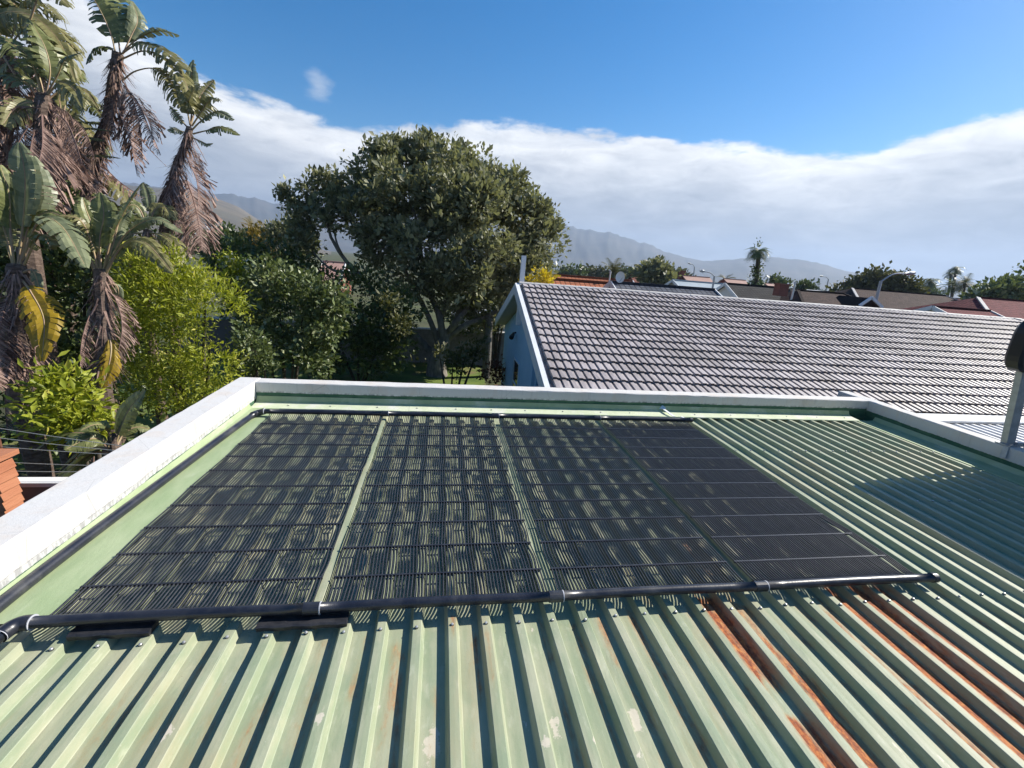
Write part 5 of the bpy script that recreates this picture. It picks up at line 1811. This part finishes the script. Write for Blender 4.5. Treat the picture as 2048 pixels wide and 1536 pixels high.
# directly behind the tiled ridge
ridge_house('house with orange ridge and orange tiles right of the big tree', (1060, 546), (1262, 562), 33, 9, M['r_orange'], M['w_cream'], rise=1.9)
ridge_house('house with slate blue tiles showing just over the grey ridge', (1225, 563), (1424, 581), 21.5, 6, M['r_blue'], M['w_grey'], rise=1.3)
ridge_house('low orange tiled house end in front of the orange ridge house', (1070, 556), (1222, 566), 24, 6, M['r_orange'], M['w_cream'], rise=1.4)
ridge_house('small dark red brick gabled house left of the round tree', (1262, 551), (1275, 552), 75, 9, M['brick_red'], M['brick_red'], rise=3.0, trim=False)
ridge_house('house with long pinkish roof beyond the pale blue roof', (1366, 550), (1418, 556), 72, 9, M['r_pink'], M['brick_red'], rise=2.2, trim=False, chimney=(-2.5, 0.5, 0.7))
ridge_house('house with pinkish roof left of the ivy clad palm', (1448, 557), (1490, 561), 78, 10, M['r_pink'], M['brick_red'], rise=2.4, trim=False)
ridge_house('house with small pinkish roof right of the ivy clad palm', (1530, 566), (1556, 568), 80, 9, M['r_pink'], M['w_grey'], rise=2.0, trim=False)
ridge_house('tiny pinkish roofed house beside the round tree', (1332, 553), (1345, 554), 82, 8, M['r_pink'], M['brick_red'], rise=2.0, trim=False)
ridge_house('long house with pale blue sheet roof', (1347, 560), (1446, 568), 42, 9, M['r_pale'], M['w_grey'], rise=1.9)
ridge_house('house with white gable and dark grey roof behind the ivy clad palm', (1452, 566), (1560, 576), 36, 8, M['r_grey'], M['w_white'], rise=2.2)
ridge_house('low dark roofed house with red chimney', (1592, 584), (1690, 584), 34, 9, M['r_brown'], M['w_grey'], rise=1.7, hip=2.5, trim=False, chimney=(-4.5, -0.5, 0.35))
ridge_house('dark grey roofed house with white vent pipe', (1578, 578), (1660, 583), 48, 9, M['r_grey'], M['w_white'], rise=2, hip=2.0, trim=False)
ridge_house('large brown tiled hip roof house behind the near street lamp', (1702, 578), (1893, 590), 42, 13, M['r_brown'], M['w_cream'], rise=2.6, hip=4.0)
ridge_house('red tiled hip roof house at the right edge', (1952, 597), (2120, 606), 29, 11, M['r_red'], M['w_white'], rise=2.4, hip=4.5)
ridge_house('low red tiled wing with white gable below the red hip roof', (1868, 613), (1975, 622), 23.5, 5.5, M['r_red'], M['w_white'], rise=1.1)
ridge_house('small dark red roof peeping between the brown and red roofs', (1900, 596), (1925, 598), 60, 8, M['r_red'], M['w_grey'], rise=1.6, trim=False)
ridge_house('brown roofed house seen under the left limbs of the big tree', (648, 522), (690, 526), 52, 8, M['r_pink'], M['brick_red'], rise=2.2)
# dormer gable in front of the brown roof
dm = empty('dormer_gable', (0, 0, 0), label='small white edged dormer gable left of the near street lamp', cat='gable')
A, B, T_ = atY(1716, 613, 30), atY(1762, 616, 30), atY(1741, 596, 30)
dm.location = ((A.x + B.x) / 2, 30, 0)
la, lb, lt = A - dm.location, B - dm.location, T_ - dm.location
mb = MB()
mb.add([la, lb, lt, la + Vector((0, 3, 0)), lb + Vector((0, 3, 0)), lt + Vector((0, 3, 0)), (la.x, 0, 0), (lb.x, 0, 0), (la.x, 3, 0), (lb.x, 3, 0)], [(0, 1, 2), (3, 5, 4), (0, 2, 5, 3), (1, 4, 5, 2), (6, 7, 1, 0), (8, 3, 4, 9), (6, 0, 3, 8), (7, 9, 4, 1)])
mb.build('wall', M['r_brown'], dm)
for q in (la, lb):
    MB().beam(lt + Vector((0, -0.1, 0.05)), q + Vector((0, -0.1, 0.05)), 0.12, 0.22).build('bargeboard', M['fascia'], dm)

# satellite dish on the blue house
ds = empty('satellite_dish', atY(1236, 566, 21.5), label='round white satellite dish on the slate blue roof', cat='dish')
mb = MB()
n_ = 20
rows = []
for i in range(6):
    r_ = i / 5
    for k in range(n_):
        a = 2 * math.pi * k / n_
        mb.v.append((0.26 * r_ * math.cos(a), -0.10 + 0.10 * r_ * r_ * -1, 0.32 + 0.30 * r_ * math.sin(a)))
for i in range(5):
    for k in range(n_):
        a0_, b0_ = i * n_ + k, i * n_ + (k + 1) % n_
        mb.f.append((a0_, b0_, b0_ + n_, a0_ + n_)); mb.m.append(0)
mb.build('reflector', M['w_white'], ds, smooth=True)
MB().tube([(0, 0.02, -0.5), (0, 0.02, 0.2), (0, -0.08, 0.32)], 0.03, 6).build('mast', M['galv'], ds)
MB().tube([(0, -0.15, 0.05), (0, -0.5, 0.3)], 0.015, 5).build('feed_arm', M['galv'], ds)
for lab, px, y0, y1, Y, wpx in (('short white vent pipe left of the satellite dish', 1218, 546, 566, 24, 3.2), ('white flue pipe beside the red chimney', 1586, 566, 584, 33, 4.5)):
    a, b = atY(px, y1, Y), atY(px + 1, y0, Y)
    o = empty('flue_pipe', (a.x, a.y, a.z), label=lab, cat='pipe', group='flue pipes on roofs')
    rr = wpx * Y / FPX / 2
    MB().tube([(0, 0, -1.2), (0, 0, b.z - a.z)], rr, 10).build('shaft', M['w_white'], o)
    MB().tube([(0, 0, b.z - a.z + 0.001), (0, 0, b.z - a.z + 0.10)], rr * 1.25, 10).build('cowl', M['w_white'], o)
cv = empty('rounded_shed', atY(1640, 590, 45), label='small white shed with rounded roof between the dark roofs', cat='shed')
cv.location.z = 0
zc = atY(1640, 581, 45).z
mb = MB()
pr = [(-1.9, 0.0), (1.9, 0.0), (2.1, 1.4), (1.9, zc - 0.45), (1.2, zc - 0.1), (-1.0, zc), (-1.8, zc - 0.25), (-2.1, 1.6)]
mb.add([(x, -1, z) for x, z in pr] + [(x, 1, z) for x, z in pr], [tuple(range(8)), tuple(reversed(range(8, 16)))] + [(i, 8 + i, 8 + (i + 1) % 8, (i + 1) % 8) for i in range(8)])
mb.build('body', M['w_white'], cv)
MB().box(-0.9, 0.9, -1.02, -1.005, 1.5, 2.2).build('window', M['glass'], cv)

# street lamps
def street_lamp(label, foot, knee, head, Y, r, headlen):
    b0, k0, h0 = atY(*foot, Y), atY(*knee, Y), atY(*head, Y)
    root = empty('street_lamp', (b0.x, b0.y, 0), label=label, cat='street lamp', group='street lamps')
    L_ = root.location
    MB().tube([Vector((0, 0, 0)), (k0 - L_) * 0.5, k0 - L_], [r * 1.3, r * 1.15, r], 10).build('post', M['galv'], root)
    k1, h1 = k0 - L_, h0 - L_
    mid = k1.lerp(h1, 0.45) + Vector((0, 0, (h1.z - k1.z) * 0.35))
    MB().tube(catmull([k1 - Vector((0, 0, 0.05)), mid, h1], 10), r * 0.55, 8).build('arm', M['galv'], root)
    d = (h1 - mid).normalized()
    e = h1 + d * headlen
    hd = MB()
    hd.tube([h1 - d * 0.1, h1 + d * headlen * 0.25, h1 + d * headlen * 0.8, e], [r * 0.6, r * 1.5, r * 1.4, r * 0.6], 10)
    hd.build('lamp_head', M['galv'], root, smooth=True)
    return root


street_lamp('nearest street lamp with long grey head above the brown roof', (1752, 612), (1762, 562), (1812, 547), 34, 0.12, 1.0)
street_lamp('street lamp with white head facing left above the pale blue roof', (1427, 580), (1429, 552), (1408, 543), 40, 0.10, -0.75 + 1.2)
street_lamp('far thin street lamp over the mountain foot', (1389, 562), (1389, 534), (1382, 528), 120, 0.14, 1.0)
street_lamp('far thin street lamp left of the olive tree', (1655, 575), (1657, 558), (1646, 553), 100, 0.13, 1.0)
street_lamp('distant street lamp beside the two tall thin palms', (1892, 590), (1893, 574), (1878, 571), 90, 0.11, 1.0)
fm = empty('floodlight_pole', atY(1273, 552, 90), label='short pole with twin lamps above the small brick gable', cat='street lamp')
fm.location.z = 0
zt = atY(1272, 532, 90).z
MB().tube([(0, 0, 0), (0, 0, zt)], 0.13, 8).build('post', M['galv'], fm)
for s in (-1, 1):
    MB().box(s * 0.45 - 0.35, s * 0.45 + 0.35, -0.2, 0.2, zt - 0.1 + s * 0.03, zt + 0.4 + s * 0.03).build('lamp_head', M['black_metal'], fm)

# palms
def palm(label, foot, topp, Y, frond_px, n, kind='date', dead=False, lean=0.0, mat='lf_olive', trunk_r=0.22, seed=1, skirt=0.0, width=0.10):
    b0, t0 = atY(*foot, Y), atY(*topp, Y)
    root = empty('palm_tree', (b0.x, b0.y, 0), label=label, cat='palm tree', group='palm trees in the neighbourhood')
    tz = t0 - root.location
    g = random.Random(seed)
    MB().tube(catmull([(0, 0, 0), (tz.x * 0.3, 0, tz.z * 0.5), tz], 8), [trunk_r * (1.2 - 0.04 * i) for i in range(8)], 8).build('trunk', M['bark_dark'], root)
    FL = frond_px * (1.45 if kind == 'fan' else 1.2) * Y / FPX
    mb = MB()
    tint = []
    for k in range(n):
        a = 2 * math.pi * k / n * 1.618 * 2 + g.uniform(-.3, .3)
        elv = g.uniform(-0.5, 1.2) if kind == 'date' else g.uniform(-0.6, 0.9)
        d = Vector((math.cos(a) * math.cos(elv), math.sin(a) * math.cos(elv), math.sin(elv)))
        P = []
        p = tz.copy()
        dd = d.copy()
        L_ = FL * g.uniform(0.8, 1.1)
        for i in range(8):
            P.append(p.copy())
            p = p + dd * (L_ / 7)
            dd = (dd + Vector((0.05 * lean, 0, -0.16 if kind == 'date' else -0.22))).normalized()
        tn = g.random()
        for i in range(7):
            t = (P[i + 1] - P[i]).normalized()
            s = t.cross(Vector((0, 0, 1)))
            s = s.normalized() if s.length > 1e-3 else Vector((1, 0, 0))
            wv = FL * width * (1.6 if kind == 'fan' and i > 3 else 1.0) * (math.sin(math.pi * (i + 0.8) / 8) ** 0.5)
            for sd in (-1, 1):
                for q in (0.1, 0.55):
                    c = P[i].lerp(P[i + 1], q)
                    e = c + s * sd * wv * 1.5 + t * wv * 0.9 - Vector((0, 0, wv * 0.5))
                    h_ = (P[i + 1] - P[i]) * 0.30
                    mb.add([c, c + h_, e], [(0, 1, 2)])
                    tint += [tn] * 3
            mb.add([P[i] - s * 0.01 * FL, P[i] + s * 0.01 * FL, P[i + 1] + s * 0.01 * FL, P[i + 1] - s * 0.01 * FL], [(0, 1, 2, 3)])
            tint += [tn] * 4
    mb.att['tint'] = tint
    mb.build('crown', M[mat], root)
    return root


palm('bushy date palm beside the satellite dish', (1226, 566), (1226, 545), 62, 30, 46, seed=2, width=0.2)
palm('single fan palm left of the two tall thin palms', (1861, 588), (1861, 562), 95, 13, 26, 'fan', seed=3, mat='lf_dark', trunk_r=0.28, width=0.36)
palm('taller of the two thin palms on the right horizon', (1905, 600), (1912, 537), 110, 11, 24, 'fan', seed=4, mat='lf_dark', trunk_r=0.3, width=0.36)
palm('shorter of the two thin palms on the right horizon', (1896, 600), (1902, 548), 112, 10, 24, 'fan', seed=5, mat='lf_dark', trunk_r=0.3, width=0.36)
palm('left one of the two date palms near the right edge', (1905, 600), (1907, 572), 70, 24, 34, seed=6, mat='lf_dark', width=0.2)
palm('right one of the two date palms near the right edge', (1926, 602), (1930, 568), 68, 26, 36, seed=7, mat='lf_olive', width=0.2)
palm('low palm top left of the ivy clad palm', (1452, 566), (1452, 559), 85, 18, 26, seed=8, width=0.2)
palm('dry palm with a drooping brown head in front of the hillside', (506, 520), (506, 458), 34, 22, 40, seed=9, mat='lf_gold', trunk_r=0.3, width=0.16)
palm('green palm top beside the dry brown palm', (535, 500), (535, 466), 40, 16, 26, seed=10, mat='lf_olive', width=0.14)
# the tall palm whose trunk is wrapped in ivy
ip = palm('tall narrow palm with trunk wrapped in dark ivy', (1512, 598), (1518, 502), 38, 17, 30, 'fan', seed=11, mat='lf_dark', trunk_r=0.20, width=0.36)
def lb(px, py, r):
    b = blob(px, py, r, 1.0)
    p = atY(px, py, 38) - ip.location
    return (tuple(p), (r * 42 / FPX,) * 3)
leaf_mesh('ivy', [leaf_arrays([lb(1512, 582, 10), lb(1512, 568, 11), lb(1511, 556, 10), lb(1513, 544, 7), lb(1515, 532, 4), lb(1500, 576, 7), lb(1523, 577, 7), lb(1517, 486, 4)], 330, 7, 0.22, 0.11, 77, 0.4, 1.0, 0.2, 0.2)], M['lf_dark'], ip)

# trees over the far roofs
def far_tree(label, blobs, Y, n, k, L, seed, mat='lf_olive', group='trees over the far roofs', gap=0.2, cat='tree'):
    c = atY(blobs[0][0], blobs[0][1], Y)
    root = empty('leafy_tree', (c.x, c.y, 0), label=label, cat=cat, group=group)
    bl = []
    for px, py, r in blobs:
        p = atY(px, py, Y)
        rm = r * (p - CP).dot(RF) / FPX
        bl.append((tuple(p - root.location), (rm, rm, rm)))
    leaf_mesh('crown', [leaf_arrays(bl, n, k, L, L * 0.55, seed, 0.4, 1.0, 0, gap, 0, 0.5)], M[mat], root)
    top = Vector(bl[0][0])
    MB().tube(catmull([(0, 0, 0), (0.1, 0, top.z * 0.5), (0, 0, top.z)], 7), [0.35, 0.32, 0.28, 0.25, 0.2, 0.15, 0.08], 8).build('trunk', M['bark_dark'], root)
    return root


far_tree('wide olive green tree behind the brown hip roof', [(1755, 570, 22), (1720, 578, 18), (1700, 586, 14), (1780, 575, 18), (1740, 562, 14), (1765, 586, 18), (1675, 588, 10)], 62, 700, 7, 0.75, 41)
far_tree('smaller round olive tree right of the near lamp', [(1805, 575, 16), (1822, 582, 13), (1795, 562, 9), (1815, 590, 12)], 60, 360, 7, 0.7, 42)
far_tree('round grey green tree right of the brick gable', [(1305, 553, 16), (1290, 548, 12), (1322, 550, 14), (1310, 540, 10), (1335, 560, 11), (1290, 562, 12), (1318, 565, 13)], 68, 480, 7, 0.8, 43, 'lf_big')
far_tree('dense hedge-like tree along the right edge', [(2000, 585, 18), (1970, 590, 15), (2030, 578, 18), (2060, 585, 20), (1950, 597, 12), (1985, 598, 14), (2015, 572, 10)], 40, 640, 7, 0.5, 44, 'lf_pale')
far_tree('dark bush behind the red chimney', [(1610, 576, 8), (1600, 578, 7), (1568, 570, 6), (1622, 578, 7)], 70, 180, 7, 0.6, 45, 'lf_dark')
far_tree('low dark bush left of the olive tree', [(1555, 565, 7), (1545, 562, 5)], 85, 90, 7, 0.6, 46, 'lf_dark')
for k, (x0, x1, yb, Y) in enumerate(((1120, 1160, 552, 150), (1165, 1205, 550, 170), (1240, 1270, 553, 160), (1350, 1372, 560, 150), (1830, 1870, 594, 140))):
    far_tree(['line of low far trees right of the big tree', 'pale far treeline left of the date palm', 'far trees behind the satellite dish', 'far bushes behind the pink roofs', 'far flat trees behind the fan palm'][k],
             [(x0 + (x1 - x0) * i / 4, yb - rng.uniform(0, 6), rng.uniform(5, 9)) for i in range(5)], Y, 200, 7, 1.2, 50 + k, 'lf_olive' if k % 2 else 'lf_dark')
far_tree('dark bush under the hillside beside the town', [(445, 490, 14), (430, 500, 14), (465, 480, 12), (480, 488, 10), (415, 492, 10)], 60, 380, 7, 0.7, 60, 'lf_dark')
far_tree('dark leaf tip of a tree just outside the right edge', [(2150, 532, 30), (2062, 520, 12), (2043, 535, 5), (2068, 545, 14)], 14, 60, 6, 0.18, 61, 'lf_dark')

# white houses of the town on the foot of the hillside
tl_ = ['white', 'cream', 'grey']
k = 0
TOWN = [(402, 468, 610, 'white town house at the foot of the hill nearest the dead palm leaves'), (412, 462, 660, 'pale town house left of the orange roofed one on the hillside'), (424, 466, 630, 'town house with orange roof on the hillside'),
        (438, 463, 650, 'white town house right of the orange roofed one on the hillside'), (452, 461, 670, 'grey town house in the middle of the hillside row'), (462, 465, 630, 'white town house at the right end of the hillside row'),
        (446, 470, 590, 'low white town house in front of the hillside row'), (372, 470, 600, 'white town house seen between the strelitzia leaves'), (355, 462, 650, 'pale blue town house seen between the strelitzia leaves'),
        (340, 470, 600, 'cream town house seen between the strelitzia leaves'), (430, 454, 720, 'small pale town house higher on the hillside'), (418, 448, 760, 'highest tiny town house on the hillside')]
for px, py, Rr_, lab in TOWN:
    d = ray(px, py)
    azr = math.atan2(d.x, d.y)
    x, y = CX + math.sin(azr) * Rr_, CY + math.cos(azr) * Rr_
    z = ground_z(x, y)
    rf = M['r_pink'] if 'orange' in lab else rng.choice([M['r_grey'], M['w_grey'], M['r_pale']])
    gable_house(lab, (x, y, z - 0.8), rng.uniform(-0.4, 0.4) - azr, rng.uniform(9, 14), rng.uniform(6, 9), 4.6, 6.6, rf, M['w_white'] if 'cream' not in lab else M['w_cream'], trim=False,
                windows=((-2.5, 1.8, 1.6, 1.5), (2.0, 1.8, 1.6, 1.5)), name='town_house', group='houses on the hillside')

# ------------------------------------------------------------------ sea haze over everything
hz = bpy.data.materials.new('haze_air')
hz.use_nodes = True
t = NT(hz.node_tree)
for nd in list(t.n):
    t.n.remove(nd)
ho = t.node('ShaderNodeOutputMaterial')
pv_ = t.node('ShaderNodeVolumePrincipled')
pv_.inputs['Color'].default_value = (0.56, 0.72, 0.98, 1)
pv_.inputs['Density'].default_value = 0.00017
pv_.inputs['Anisotropy'].default_value = 0.2
t.l.new(pv_.outputs[0], ho.inputs['Volume'])
tag(MB().box(CX - 4800, CX + 4800, CY - 4800, CY + 4800, -1.0, 415).build('haze', hz), kind='stuff')
